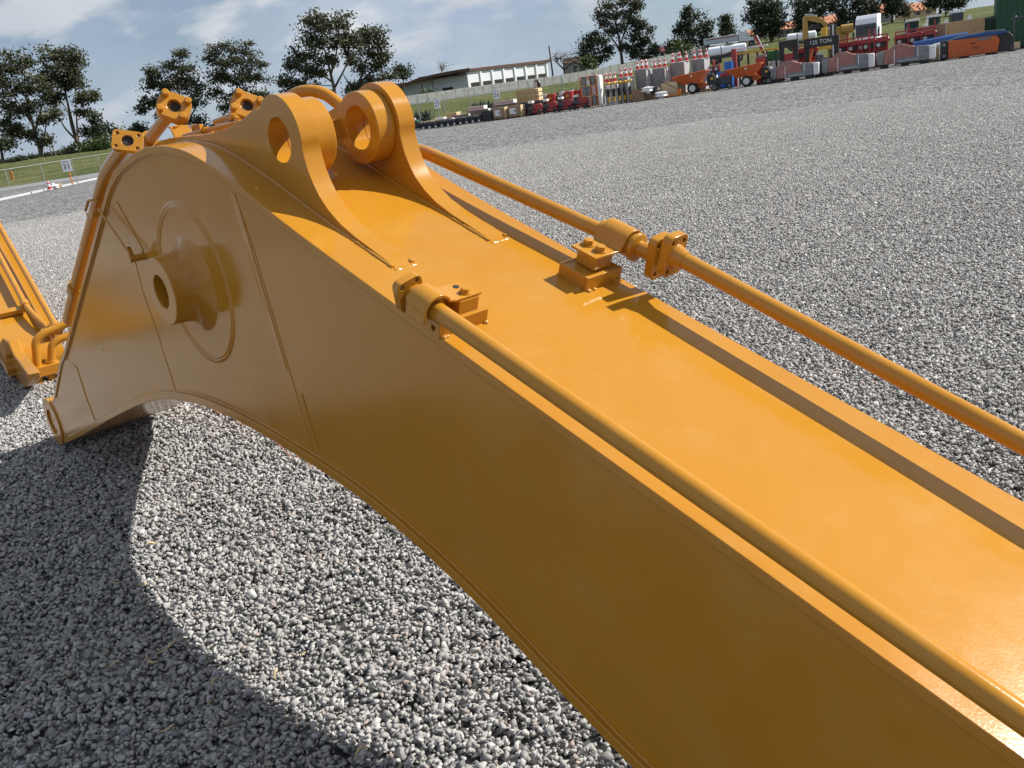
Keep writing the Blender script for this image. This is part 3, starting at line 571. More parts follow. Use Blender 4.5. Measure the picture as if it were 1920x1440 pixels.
# pipes over the hump and down the foot section
def pipe_px(pts, r, v, name='hydraulic_pipe', bendr=0.10):
    P = [(vv, *side(px, py, vv)) for (px, py, vv) in [(*q, v) if len(q) == 2 else q for q in pts]]
    return MB().tube(fillet(P, bendr, 8), r, 24).build(name, PAINT, boom, smooth=40), P
p1, P = pipe_px([(128, 600), (146, 520), (200, 322), (238, 268)], 0.034, 0.05)
d = np.array(P[-1])-np.array(P[-2]); d /= np.linalg.norm(d)
def flange_at(parent, c, d, w, h, th, holes=4, bore=0.020, bolts=False, hint=(1, 0, 0), name='pipe_flange', r_=0.2):
    d = np.array(d)/np.linalg.norm(d); e1 = np.array(hint, float); e1 -= d*np.dot(d, e1); e1 /= np.linalg.norm(e1); e2 = np.cross(d, e1); c = np.array(c, float)
    hs = [circle2((0, 0), bore, 24)]
    pos = [(sx*w*0.34, sy*h*0.32) for sx in (-1, 1) for sy in (-1, 1)]
    if not bolts: hs += [circle2(p, 0.0085, 12) for p in pos]
    o = MB().prism(rrect(w, h, min(w, h)*r_), -th/2, th/2, lambda p, q, k: tuple(c+e1*p+e2*q+d*k), hs).build(name, PAINT, parent, smooth=30, bevel=0.004)
    MB().lathe([(-th*0.4, bore), (th*0.1, bore), (th*0.1, 0.001), (-th*0.4, 0.001)], c, d, 20).build('bore', 'bore_shade', o)
    if bolts:
        for p in pos: 
            bc = c+e1*p[0]+e2*p[1]+d*(th/2-0.004)
            MB().lathe([(0, 0.0005), (0, 0.0165), (0.026, 0.0165), (0.030, 0.012), (0.030, 0.0005)], bc, d, 12).build('bolt', PAINT, o, smooth=35)
    return o
df = np.array([-0.30, -0.85, 0.42])
flange_at(p1, np.array(P[-1])+d*0.015, df, 0.132, 0.098, 0.026, hint=(0.736, -0.664, -0.13), bore=0.026)
def clamp_ring(parent, P0, P1, t, r, w):
    P0, P1 = np.array(P0), np.array(P1); a = P0+(P1-P0)*t; dd = (P1-P0)/np.linalg.norm(P1-P0); MB().tube([a-dd*w, a-dd*w*0.6, a+dd*w*0.6, a+dd*w], [r*0.92, r, r, r*0.92], 24).build('pipe_clamp', PAINT, parent, smooth=30)
clamp_ring(p1, P[0], P[1], 0.75, 0.047, 0.045)
# clip with a bent tab below the flange pipe
cu, cz = side(186, 392, 0.02)
MB().tube([(0.03, cu-0.05, cz+0.02), (0.0, cu-0.06, cz+0.055), (-0.02, cu, cz+0.05), (-0.03, cu+0.06, cz+0.0)], 0.007, 8).build('hose_clip', PAINT, boom, smooth=50)
MB().box(-0.03, 0.03, cu-0.03, cu+0.07, cz-0.035, cz-0.01).build('clip_plate', PAINT, boom, bevel=0.003)
# grease line and nipple block on the side plate
gl = [(-0.020, *side(185, 392, -0.02)), (-0.035, *side(246, 481, -0.035))]
MB().tube(gl, 0.0055, 10).build('grease_line', PAINT, boom, smooth=50)
gu, gz = side(254, 484, -0.03)
gb = MB().tube([(-0.060, gu, gz), (0.016, gu, gz)], 0.017, 18).build('grease_block', PAINT, boom, smooth=35, bevel=0.002)
MB().tube([(-0.040, gu+0.01, gz+0.012), (-0.05, gu-0.0, gz+0.055)], 0.011, 14).build('grease_nipple', PAINT, gb, smooth=35)
MB().lathe([(0, 0.0005), (0, 0.0075), (0.001, 0.0075), (0.001, 0.0005)], (-0.05, gu, gz+0.0552), (-0.2, 0, 1), 14).build('nipple_bore', 'bore_shade', gb)

# upright pipe ends with bolted split flanges
for (fx, fy, sx, sy, v) in ((326, 203, 262, 285, 0.30), (462, 201, 405, 262, 0.62)):
    A = np.array((v, *side(sx, sy, v))); B = np.array((v, *side(fx, fy, v))); dd = (B-A)/np.linalg.norm(B-A)
    pp = MB().tube([A-dd*0.15, A, B], 0.030, 24).build('hydraulic_pipe', PAINT, boom, smooth=40)
    MB().tube([A+dd*0.15, A+dd*0.20], [0.044, 0.044], 24).build('pipe_clamp', PAINT, pp, smooth=30, bevel=0.004)
    dh = np.array([-0.22, -0.85, 0.42])
    f_ = flange_at(pp, B, dh, 0.150, 0.130, 0.050, bolts=True, bore=0.031, hint=(0.70, -0.66, -0.35), name='split_flange', r_=0.36)
    MB().tube([B-dd*0.06, B-dd*0.02, B], [0.032, 0.043, 0.05], 24).build('flange_neck', PAINT, pp, smooth=50)
# clamp bracket, strap and small tubing on the hump
def hump(px, py, v): return np.array((v, *side(px, py, v)))
a0 = hump(319, 238, 0.36); a1 = hump(331, 259, 0.36); 
hb = MB().add([a0+np.array([0.0, 0, 0]), a0+np.array([0.09, 0, 0]), a1+np.array([0.09, 0, -0.03]), a1+np.array([0, 0, -0.03]), a0+np.array([0.0, 0.012, 0]), a0+np.array([0.09, 0.012, 0]), a1+np.array([0.09, 0.012, -0.03]), a1+np.array([0, 0.012, -0.03])], [(0, 1, 2, 3), (7, 6, 5, 4), (0, 4, 5, 1), (1, 5, 6, 2), (2, 6, 7, 3), (3, 7, 4, 0)]).build('clamp_bracket', PAINT, boom, bevel=0.002)
sp_ = catmull([hump(322, 237, 0.38), hump(334, 234, 0.42), hump(345, 242, 0.46), hump(354, 243, 0.50), hump(361, 233, 0.54)], 6)
mb = MB(); vs = []
for p in sp_: vs += [p+np.array([0, -0.04, 0]), p+np.array([0, 0.05, 0]), p+np.array([0, 0.05, -0.008]), p+np.array([0, -0.04, -0.008])]
n_ = len(sp_); fs = [(4*i+k, 4*i+(k+1) % 4, 4*i+4+(k+1) % 4, 4*i+4+k) for i in range(n_-1) for k in range(4)] + [(3, 2, 1, 0), tuple(4*n_-4+k for k in range(4))]
mb.add(vs, fs).build('clamp_strap', PAINT, boom, smooth=40)
for pts, r in (([(345, 256, 0.34), (380, 246, 0.34), (424, 236, 0.34), (452, 229, 0.36)], 0.011), ([(350, 259, 0.30), (392, 255, 0.30), (412, 250, 0.31)], 0.011), ([(404, 229, 0.52), (432, 220, 0.52), (448, 226, 0.52)], 0.016)):
    tp_ = MB().tube(catmull([hump(*q) for q in pts], 5), r, 12).build('small_tube', PAINT, boom, smooth=50)
    c0, c1 = hump(*pts[1]), hump(*pts[2]); dd = (c1-c0)/np.linalg.norm(c1-c0); MB().tube([c0+dd*0.02, c0+dd*0.05], r*1.7, 6).build('tube_nut', PAINT, tp_, smooth=20)
for px, py, v in ((372, 243, 0.42), (392, 251, 0.36)): hexbolt(boom, hump(px, py+4, v), (0, 0, 1), 0.028, 0.03)
for px, py, v in ((385, 256, 0.36), (440, 226, 0.50)):
    c = hump(px, py, v); MB().box(c[0]-0.06, c[0]+0.06, c[1]-0.09, c[1]+0.09, c[2]-0.05, c[2]-0.005).build('tube_block', PAINT, boom, bevel=0.004)

# ------------------------------------------------------------------ the next boom in the line, only its tip in view at the left
def second_boom():
    hd = math.radians(-33); el = math.radians(20)
    U2 = np.array([math.sin(hd), math.cos(hd), 0]); V2 = np.array([math.cos(hd), -math.sin(hd), 0])
    E_ = gp(92, 634, 0.35); O = E_ - V2*0.77; O = np.array([O[0], O[1], 0]); R = np.array([V2, U2, Z])
    b = thing('excavator_boom', 'second yellow boom cut off by the left edge behind the foreground boom', 'excavator boom', O, math.atan2(V2[1], V2[0]))
    ce, se = math.cos(el), math.sin(el); ZT = 0.35
    def s2(x, y, v):
        r = ray(x, y); t = ((O + V2*v - CAM) @ V2) / (r @ V2); P = CAM + t*r - O; return float(P @ U2), float(P[2])
    top = [tuple(p) for p in catmull([(-0.15, 0.11), (-0.17, 0.16), (-0.14, 0.24), (-0.08, 0.31), (0.0, ZT), (0.5, ZT+0.5*se/ce), (1.5, ZT+1.5*se/ce), (2.8, ZT+2.8*se/ce), (3.5, 1.74), (4.0, 1.82), (4.6, 1.68), (5.5, 1.2), (7.0, 0.35)], 5)]
    bot = [tuple(p) for p in catmull([(-0.15, 0.09), (0.1, 0.08), (1.0, 0.18), (2.4, 0.62), (3.6, 0.80), (4.8, 0.66), (7.0, 0.03)], 5)]
    def st(P, th, name, below):
        Q = offset(P, th if below else -th); vs = []; n = len(P)
        for p, q in zip(P, Q): vs += [(0.30, *p), (0.86, *p), (0.86, *q), (0.30, *q)]
        fs = [(4*i+k, 4*i+(k+1) % 4, 4*i+4+(k+1) % 4, 4*i+4+k) for i in range(n-1) for k in range(4)] + [(3, 2, 1, 0), tuple(4*n-4+k for k in range(4))]
        return MB().add(vs, fs).build(name, PAINT, b, smooth=25)
    st(top, 0.03, 'top_plate', True); st(bot, 0.026, 'bottom_plate', False)
    for a, c in ((0.312, 0.334), (0.826, 0.848)): web(offset(top, 0.02), offset(bot, -0.016), a, c, b, 60)
    MB().lathe([(0.42, 0.115), (0.80, 0.115), (0.80, 0.06), (0.42, 0.06)], (0, -0.06, 0.13), (1, 0, 0), 32).build('tip_tube', PAINT, b, smooth=35)
    ve = float((gp(42, 726)-O) @ V2)
    ear = [s2(*p, ve) for p in ((-30, 610), (2, 632), (14, 640), (24, 664), (40, 686), (52, 703), (55, 717), (46, 727), (34, 728), (22, 715), (8, 684), (-30, 640))]
    MB().prism(ear, ve, ve+0.10, uz).build('tip_ear', PAINT, b, smooth=30, bevel=0.012)
    for k in range(3):
        c = s2(4+8*k, 645+9*k, ve); MB().lathe([(0, 0.0005), (0, 0.045), (-0.05, 0.045), (-0.06, 0.03), (-0.06, 0.0005)], (ve, *c), (1, 0, 0), 8).build('ear_bolt', PAINT, b, smooth=25)
    def f2(x, v, n): return (v, x*ce-n*se, ZT+x*se+n*ce)
    for v, n, r, nm in ((0.86, 0.12, 0.032, 'a'), (0.70, 0.10, 0.032, 'b')):
        if nm == 'a': P = [f2(-0.05, v, n), f2(0.2, v, n), f2(3.4, v, n)]
        else: P = [(0.80, -0.10, 0.22), (0.80, 0.0, 0.44), f2(0.32, v+0.03, n), f2(0.62, v, n), f2(3.4, v, n)]
        p = MB().tube(fillet(P, 0.14, 8), r, 20).build('hydraulic_pipe', PAINT, b, smooth=40)
        x0 = 0.66 if nm == 'b' else 0.02
        MB().tube([f2(x0-0.05, v, n), f2(x0+0.05, v, n)], 0.044, 20).build('pipe_clamp', PAINT, p, smooth=30, bevel=0.004)
        MB().box(x0-0.045, x0+0.045, v-0.26 if nm == 'b' else v-0.14, v-0.02, n-0.08, n-0.03, f2).build('clamp_foot', PAINT, p, bevel=0.004)
    MB().prism(rrect(0.10, 0.14, 0.025), -0.07, -0.045, lambda p, q, w: f2(w, 0.86+p, 0.12+q)).build('pipe_flange', PAINT, b, smooth=30, bevel=0.004)
    # elbows standing in a valve block beside the tip
    vb0 = float((gp(80, 713, 0.03)-O) @ V2); ub = float((gp(80, 713, 0.03)-O) @ U2)
    def plane_u(x, y, u):
        r = ray(x, y); t = ((O + U2*u - CAM) @ U2) / (r @ U2); return R @ (CAM + t*r - O)
    for pts in (((71, 690), (66, 640), (80, 626), (150, 596)), ((97, 680), (97, 648), (108, 637), (150, 622))):
        P = [plane_u(x, y, ub+0.10) for x, y in pts]; p = MB().tube(fillet(P, 0.10, 8), 0.040, 20).build('elbow_pipe', PAINT, b, smooth=40)
        MB().tube([P[0]+np.array([0, 0, -0.03]), P[0]+np.array([0, 0, 0.025])], 0.056, 20).build('pipe_collar', PAINT, p, smooth=30)
    c0, c1 = plane_u(55, 694, ub), plane_u(112, 677, ub); zb = plane_u(57, 713, ub)[2]
    vb = MB().box(c0[0], c1[0]+0.15, ub, ub+0.20, max(zb, 0.03), c0[2]).build('valve_block', PAINT, b, bevel=0.006)
    for k in range(3): MB().tube([(c0[0]+0.06+0.12*k, ub+0.06, -0.02), (c0[0]+0.06+0.12*k, ub+0.06, max(zb, 0.03))], 0.04, 14).build('port', PAINT, vb, smooth=35)
    return b, U2, V2
b2, U2, V2 = second_boom()
def copy_tree(o, parent=None):
    c = o.copy(); COL.objects.link(c); c.parent = parent
    for ch in [x for x in bpy.data.objects if x.parent == o]: copy_tree(ch, c)
    return c
b3 = copy_tree(b2); b3.location = tuple(np.array(b2.location) - V2*2.15 + U2*0.9)  # unseen copy, added for its orange reflection in the foreground side plate
b3['label'] = 'third yellow boom, added unseen left of the frame to mirror in the foreground side plate'

# ------------------------------------------------------------------ background: the row of lots, fence, bank, buildings, trees
YAW = math.radians(-13.5)
YAWO = math.radians(-26)
RDIR = np.array([math.cos(YAW), math.sin(YAW), 0]); ADIR = np.array([-math.sin(YAW), math.cos(YAW), 0])
def row_line(px): return 246 - 149*(px-775)/1117.0
def row(px, back=0.0):
    P = gp(px, row_line(px))
    if back: P = on_ground(px, P[1]+back)
    return np.array([P[0], P[1], 0.0]), mpp(P[1])
def rowthing(name, label, cat, px, back=0.0, yaw=0.0, group=None):
    P, k = row(px, back); return thing(name, label, cat, P, YAWO+yaw, group), k
def box(parent, name, mat, x0, x1, y0, y1, z0, z1, bevel=0.02): return MB().box(x0, x1, y0, y1, z0, z1).build(name, mat, parent, bevel=bevel)
def cyl(parent, name, mat, c, ax, r, h, seg=18, bev=0.0): return MB().lathe([(0, 0.0005), (0, r), (h, r), (h, 0.0005)], c, ax, seg).build(name, mat, parent, smooth=35, bevel=bev)
def wheel(parent, c, r, w, rim='white', name='wheel'):
    t = MB().lathe([(-w/2, r*0.6), (-w/2, r*0.92), (-w*0.3, r), (w*0.3, r), (w/2, r*0.92), (w/2, r*0.6)], c, (0, 1, 0), 22).build(name, 'rubber', parent, smooth=35)
    MB().lathe([(-w*0.42, 0.001), (-w*0.46, r*0.25), (-w*0.30, r*0.3), (-w*0.40, r*0.62), (w*0.4, r*0.62), (w*0.4, 0.001)], c, (0, 1, 0), 18).build('rim', rim, t, smooth=35)
    return t

ORD = ['first', 'second', 'third', 'fourth', 'fifth', 'sixth', 'seventh', 'eighth', 'ninth', 'tenth']
# --- crates and small goods at the left end of the row
t, k = rowthing('generator', 'small black generator with green cap at the left end of the row', 'generator', 780)
box(t, 'body', 'black', -0.28, 0.28, 0, 0.5, 0.12, 0.72); box(t, 'cap', 'green', -0.22, 0.22, 0.05, 0.45, 0.72, 0.86); cyl(t, 'lamp', 'white', (-0.05, 0.2, 0.86), (0, 0, 1), 0.1, 0.2)
for sx in (-0.25, 0.25): wheel(t, (sx, 0.02, 0.13), 0.13, 0.08)
for i in range(10):
    t, k = rowthing('hydraulic_breaker', ORD[i]+' black breaker with white nozzle, counted from the green-capped generator', 'breaker', 793+11.6*i, 0.0, random.uniform(-0.05, 0.05), 'black breakers in a low row')
    h = 0.56+random.uniform(-0.03, 0.03)
    box(t, 'body', 'black', -0.19, 0.19, 0.05, 0.5, 0.06, h); box(t, 'side_rail', 'dark_grey', -0.22, -0.17, 0.0, 0.5, 0.05, h+0.06); box(t, 'side_rail', 'dark_grey', 0.17, 0.22, 0.0, 0.5, 0.05, h+0.06)
    cyl(t, 'nozzle', 'white', (0.08, -0.08, 0.14), (0, 1, 0), 0.085, 0.2); cyl(t, 'hose_cap', 'galv', (0.05, 0.02, h*0.8), (0, -1, 0.3), 0.035, 0.1)
def crate(label, px, wpx, h, mat, end, back=0.0, z0=0.0, d=1.0, planks=3, name='crate', group=None, yaw=0.0):
    t, k = rowthing(name, label, 'crate', px, back, yaw, group); t.location.z = z0; w = wpx*k/2
    box(t, 'body', mat, -w, w-0.03, 0.0, d, 0.08, h)
    box(t, 'end_panel', end, w-0.03, w, 0.01, d-0.01, 0.08, h)  # mostly paler than the body: sunlit end put into the colour
    for q in range(planks): box(t, 'runner', 'wood', -w+0.02+q*(2*w-0.16)/max(planks-1, 1), -w+0.14+q*(2*w-0.16)/max(planks-1, 1), 0.02, d-0.02, 0, 0.08)
    return t, w
crate('low tan bundle lying behind the first black breakers', 803, 26, 0.62, 'wood', 'pale_wood', 2.6, d=0.8)
crate('white wrapped tube bundle beside the low tan bundle', 826, 18, 0.75, 'plastic_white', 'white', 3.4, d=0.6)
crate('brown flat crate behind the breakers, leftmost of the three', 832, 40, 0.62, 'brown_wrap', 'plastic_white', 1.6)
crate('brown flat crate behind the breakers, middle of the three', 866, 34, 0.78, 'brown_wrap', 'plastic_white', 1.9)
crate('brown flat crate behind the breakers, nearest the black crate', 900, 40, 0.98, 'brown_wrap', 'plastic_white', 2.0)
crate('long brown crate above the two stickered wooden crates', 948, 50, 1.15, 'brown_wrap', 'plastic_white', 2.2)
crate('pale cardboard bundle behind the row under sign 27', 848, 24, 1.0, 'wood', 'pale_wood', 4.4, d=0.8)
crate('pink strapped bundle under the fence, left one', 895, 34, 1.25, 'pink_wrap', 'plastic_white', 5.0, d=0.8)
crate('pink strapped bundle under the fence, right one', 948, 40, 1.42, 'pink_wrap', 'plastic_white', 5.0, d=0.8)
t, w = crate('black slatted crate between the breakers and the wooden crates', 913, 18, 0.85, 'black', 'dark_grey', 0.0)
for px, w_, lab in ((937, 25, 'wooden crate with pale sticker next to the black crate'), (966, 27, 'wooden crate with pale sticker next to the dark tan stack')):
    t, w = crate(lab, px, w_, 0.95, 'cardboard', 'pale_wood', 0.0); s_ = box(t, 'sticker', 'plastic_white', -w*0.7, w*0.25, -0.012, 0.0, 0.30, 0.78, 0); box(t, 'sticker_mark', 'ink', w*0.0, w*0.16, -0.016, -0.013, 0.42, 0.62, 0)
t, k = rowthing('box_stack', 'stack of tan boxes on a dark base behind the red mowers', 'box stack', 993, 1.2)
box(t, 'base', 'dark_grey', -1.0, 0.75, 0, 1.0, 0.06, 1.05)
for j in range(3): box(t, 'box', 'wood', -1.0, 0.78, 0.0, 1.0, 1.06+0.34*j, 1.39+0.34*j)
for j in range(3): box(t, 'box_end', 'pale_wood', 0.785, 1.02, 0.05, 0.95, 1.08+0.34*j, 1.36+0.34*j, 0.04)
box(t, 'pallet', 'wood', -1.0, 1.0, 0.05, 0.95, 0, 0.06)

# --- red ride-on machines
def mower(px, label):
    t, k = rowthing('ride_on_mower', label, 'mower', px, 0.0, random.uniform(-0.08, 0.08), 'red ride-on mowers')
    MB().prism([(-0.62, 0.34), (-0.5, 0.66), (-0.2, 0.80), (0.32, 0.86), (0.60, 0.78), (0.68, 0.52), (0.55, 0.36)], 0.15, 0.75, lambda p, q, w: (p, w, q)).build('hood', 'red', t, smooth=30, bevel=0.05)
    box(t, 'engine', 'dark_grey', -0.62, -0.1, 0.12, 0.78, 0.36, 0.70); box(t, 'deck', 'red', -0.75, 0.62, 0.05, 0.9, 0.14, 0.32, 0.04); box(t, 'seat', 'plastic_white', -0.62, -0.22, 0.2, 0.7, 0.92, 1.12, 0.05); box(t, 'seat_post', 'black', -0.5, -0.34, 0.35, 0.55, 0.66, 0.94)
    box(t, 'lamp', 'white', 0.60, 0.66, 0.3, 0.55, 0.55, 0.66)
    for sx, r in ((-0.5, 0.20), (0.45, 0.17)):
        for y in (0.05, 0.88): wheel(t, (sx, y, r), r, 0.14, 'dark_grey')
for px, lab in ((1003, 'red ride-on mower in front of the dark tan box stack'), (1031, 'red ride-on mower second from the tan box stack'), (1059, 'red ride-on mower third from the tan box stack'), (1088, 'red ride-on mower next to the tall orange-framed rack')): mower(px, lab)
for px, bk, lab in ((1030, 3.0, 'dark red engine with white tank behind the mowers, left one'), (1062, 3.2, 'dark red engine with grey radiator behind the mowers'), (1080, 4.0, 'dark red engine near the tall rack behind the mowers')):
    t, k = rowthing('engine_unit', lab, 'engine', px, bk); box(t, 'block', 'dark_grey', -0.6, 0.6, 0, 0.7, 0.2, 1.2); box(t, 'shroud', 'red', -0.1, 0.62, -0.05, 0.6, 0.8, 1.45, 0.06); cyl(t, 'tank', 'white', (-0.35, 0.2, 1.2), (0, 0, 1), 0.22, 0.3); cyl(t, 'filter', 'yellow', (0.25, -0.06, 1.1), (0, -1, 0), 0.1, 0.06); box(t, 'skid', 'black', -0.65, 0.65, 0, 0.7, 0, 0.2)
t, k = rowthing('mirror_post', 'black round mirror on a post above the mowers', 'mirror', 1014, 2.6)
cyl(t, 'post', 'black', (0, 0, 0), (0, 0, 1), 0.05, 2.1); cyl(t, 'mirror', 'black', (-0.05, -0.06, 2.35), (0.4, 1, 0.1), 0.36, 0.12); cyl(t, 'lens', 'steel', (-0.02, -0.07, 2.35), (0.4, -1, -0.1), 0.27, 0.02)
# --- tall framed rack
t, k = rowthing('goods_rack', 'tall orange-framed rack of plastic-wrapped boxes', 'rack', 1111, 0.2)
w = 19*k
for sx in (-w, -w*0.02, w*0.62): 
    for sy in (0, 0.9): box(t, 'post', 'orange_post', sx-0.04, sx+0.04, sy-0.04, sy+0.04, 0, 2.45)
for z in (0.12, 0.95, 1.75, 2.42): box(t, 'shelf', 'orange_post', -w, w*0.64, -0.03, 0.93, z-0.03, z)
for j in range(3):
    for sx, m_ in ((-w*0.94, 'wrap_grey'), (-w*0.46, 'pink_wrap'), (w*0.05, 'pink_wrap')): box(t, 'wrapped_box', m_ if (j+int(sx*3)) % 2 else 'wrap_grey', sx, sx+w*0.44, 0.04, 0.86, 0.125+0.81*j, 0.84+0.80*j, 0.05)
MB().box(w*0.66, w, 0.0, 0.9, 0.1, 2.4).build('wrap', 'plastic_white', t, bevel=0.08); box(t, 'sheet', 'white', -w*0.30, -w*0.05, -0.06, -0.05, 1.75, 2.1, 0)
# --- rammers under a shelf, crowd barriers of cones
def cone(loc, label, h=0.9, yaw=0.0):
    t = thing('traffic_cone', label, 'traffic cone', loc, yaw, 'traffic cones on the stacks'); r0, r1 = 0.19*h/0.9, 0.035
    def fr(z0, z1, mat, name):
        a, b = r0+(r1-r0)*z0/h, r0+(r1-r0)*z1/h; MB().lathe([(z0, 0.001), (z0, a), (z1, b), (z1, 0.001)], (0, 0, 0), (0, 0, 1), 16).build(name, mat, t, smooth=50)
    fr(0.04, 0.36*h, 'cone_red', 'body'); fr(0.36*h, 0.60*h, 'cone_white', 'band'); fr(0.60*h, 0.80*h, 'cone_red', 'body'); fr(0.80*h, 0.93*h, 'cone_white', 'band'); fr(0.93*h, h, 'cone_red', 'tip'); box(t, 'foot', 'cone_white', -r0*1.15, r0*1.15, -r0*1.15, r0*1.15, 0, 0.045)
    return t
for i in range(5):
    t, k = rowthing('tamping_rammer', ORD[i]+' upright yellow-headed rammer counted from the tall orange rack', 'rammer', 1138+10.2*i, 0.0, 0.0, 'upright rammers with yellow heads')
    box(t, 'leg', 'galv', -0.06, 0.04, 0.0, 0.10, 0, 1.5, 0.01); box(t, 'foot', 'steel', -0.14, 0.16, -0.02, 0.35, 0.0, 0.06); box(t, 'bellows', 'black', 0.04, 0.22, 0.1, 0.4, 0.62, 1.22); box(t, 'sleeve', 'yellow', 0.07, 0.19, 0.12, 0.36, 0.22, 0.62)
    MB().prism([(-0.14, 1.5), (0.32, 1.62), (0.32, 1.74), (-0.14, 1.62)], 0.0, 0.5, lambda p, q, w: (p, w, q)).build('head', 'yellow', t, bevel=0.02); box(t, 'control_box', 'grey', -0.1, 0.06, -0.08, 0.0, 0.95, 1.2)
def stack(px, wpx, h, label, ncone, back, cl, ch=0.95):
    t, k = rowthing('wrapped_stack', label, 'pallet stack', px, back, -0.2); w = wpx*k/2
    box(t, 'pallet', 'wood', -w, w, 0, 1.1, 0, 0.14); w *= 0.72; MB().box(-w, w-0.06, 0.0, 1.2, 0.145, h).build('wrapped_load', 'wrap_grey', t, bevel=0.05); MB().box(w-0.055, w, 0.02, 1.18, 0.145, h*0.97).build('wrapped_end', 'wrap_sunlit', t, bevel=0.02)  # paler end slab: sunlight on the right side put into the colour
    for j in range(ncone):
        x = -w*0.8+(1.6*w)*j/max(ncone-1, 1); ya = YAWO-0.2; P = np.array(t.location)+np.array([math.cos(ya), math.sin(ya), 0])*x+np.array([-math.sin(ya), math.cos(ya), 0])*(0.35+0.45*(j % 2)); cone((P[0], P[1], h), cl.replace('red and white cone', ORD[j]+' red and white cone from the left'), ch)
stack(1172, 26, 1.95, 'grey wrapped stack behind the yellow-headed rammers', 4, 1.4, 'red and white cone on the stack behind the yellow-headed rammers', 0.8)
stack(1205, 32, 2.38, 'grey wrapped stack behind the open cardboard boxes, left one', 5, 2.2, 'red and white cone on the stack behind the open cardboard boxes', 0.78)
stack(1238, 36, 2.28, 'grey wrapped stack second right of the rammers', 5, 2.2, 'red and white cone on the second stack right of the rammers', 0.78)
stack(1273, 40, 2.52, 'tall grey wrapped stack behind the left orange dumper', 4, 2.6, 'red and white cone on the tall stack behind the left dumper', 0.82)
stack(1312, 34, 2.55, 'tallest grey wrapped stack between the two orange dumpers', 4, 3.6, 'red and white cone on the stack between the two dumpers', 0.8)
t, w = crate('white crate behind the rammers carrying three slim cones', 1149, 24, 1.7, 'plastic_white', 'white', 1.0, d=0.6)
for px, w_ in ((1141, 'left'), (1149, 'middle'), (1157, 'right')):
    P, k = row(px, 1.3); cone((P[0], P[1], 1.7), w_+' slim cone of three on the white crate behind the rammers', 0.85)
# --- open boxes and packing
for i, (px, w_, h, m_, lab) in enumerate(((1192, 34, 0.78, 'cardboard', 'brown cardboard box right of the rammers'), (1222, 26, 0.62, 'cardboard', 'low open cardboard box spilling white packing'), (1256, 30, 1.05, 'pale_wood', 'pale cardboard sheet box behind the pallet truck'))):
    t, k = rowthing('cardboard_box', lab, 'box', px, 0.5 if i == 2 else 0.1); w = w_*k/2
    box(t, 'front_panel', m_, -w, w, 0, 0.03, 0.04, h, 0); box(t, 'back_panel', m_, -w, w, 0.9, 0.93, 0.04, h+0.1, 0); box(t, 'side_panel', m_, -w, -w+0.03, 0.031, 0.899, 0.04, h, 0); box(t, 'side_panel', m_, w-0.03, w, 0.031, 0.899, 0.04, h, 0); box(t, 'bottom_panel', m_, -w-0.03, w+0.03, -0.02, 0.95, 0.0, 0.038, 0)
def crumple(px, back, z, r, label, mat='plastic_white'):
    P, k = row(px, back); bm = bmesh.new(); bmesh.ops.create_icosphere(bm, subdivisions=3, radius=r)
    for v in bm.verts:
        n_ = math.sin(v.co.x*9/r+px)*math.sin(v.co.y*7/r)+math.sin(v.co.z*8/r+1.3*px); v.co *= 1+0.16*n_+random.uniform(-0.09, 0.09); v.co.z *= 0.62
    me = bpy.data.meshes.new('packing_sheet'); bm.to_mesh(me); bm.free(); me.materials.append(MATS[mat]); o = bpy.data.objects.new('packing_sheet', me); COL.objects.link(o); o.location = (P[0], P[1], z+r*0.5); return tag(o, label, 'packing')
crumple(1216, -0.2, 0.55, 0.45, 'crumpled white plastic spilling over the low cardboard box'); crumple(1240, -0.3, 0.0, 0.50, 'crumpled white plastic on the ground beside the pallet truck'); crumple(1229, 0.0, 0.5, 0.38, 'bundle of black hoses beside the white plastic', 'black')
t, k = rowthing('pallet_truck', 'small orange pallet truck with black raised handle', 'pallet truck', 1262, -0.6)
box(t, 'fork', 'orange_post', -0.9, 0.5, 0.0, 0.16, 0.06, 0.14); box(t, 'fork', 'orange_post', -0.9, 0.5, 0.4, 0.56, 0.06, 0.14); box(t, 'pump', 'orange_post', 0.3, 0.6, 0.1, 0.46, 0.14, 0.5); MB().tube([(0.4, 0.28, 0.5), (-0.9, 0.28, 1.25), (-1.1, 0.28, 1.3)], 0.035, 8).build('handle', 'black', t, smooth=40)
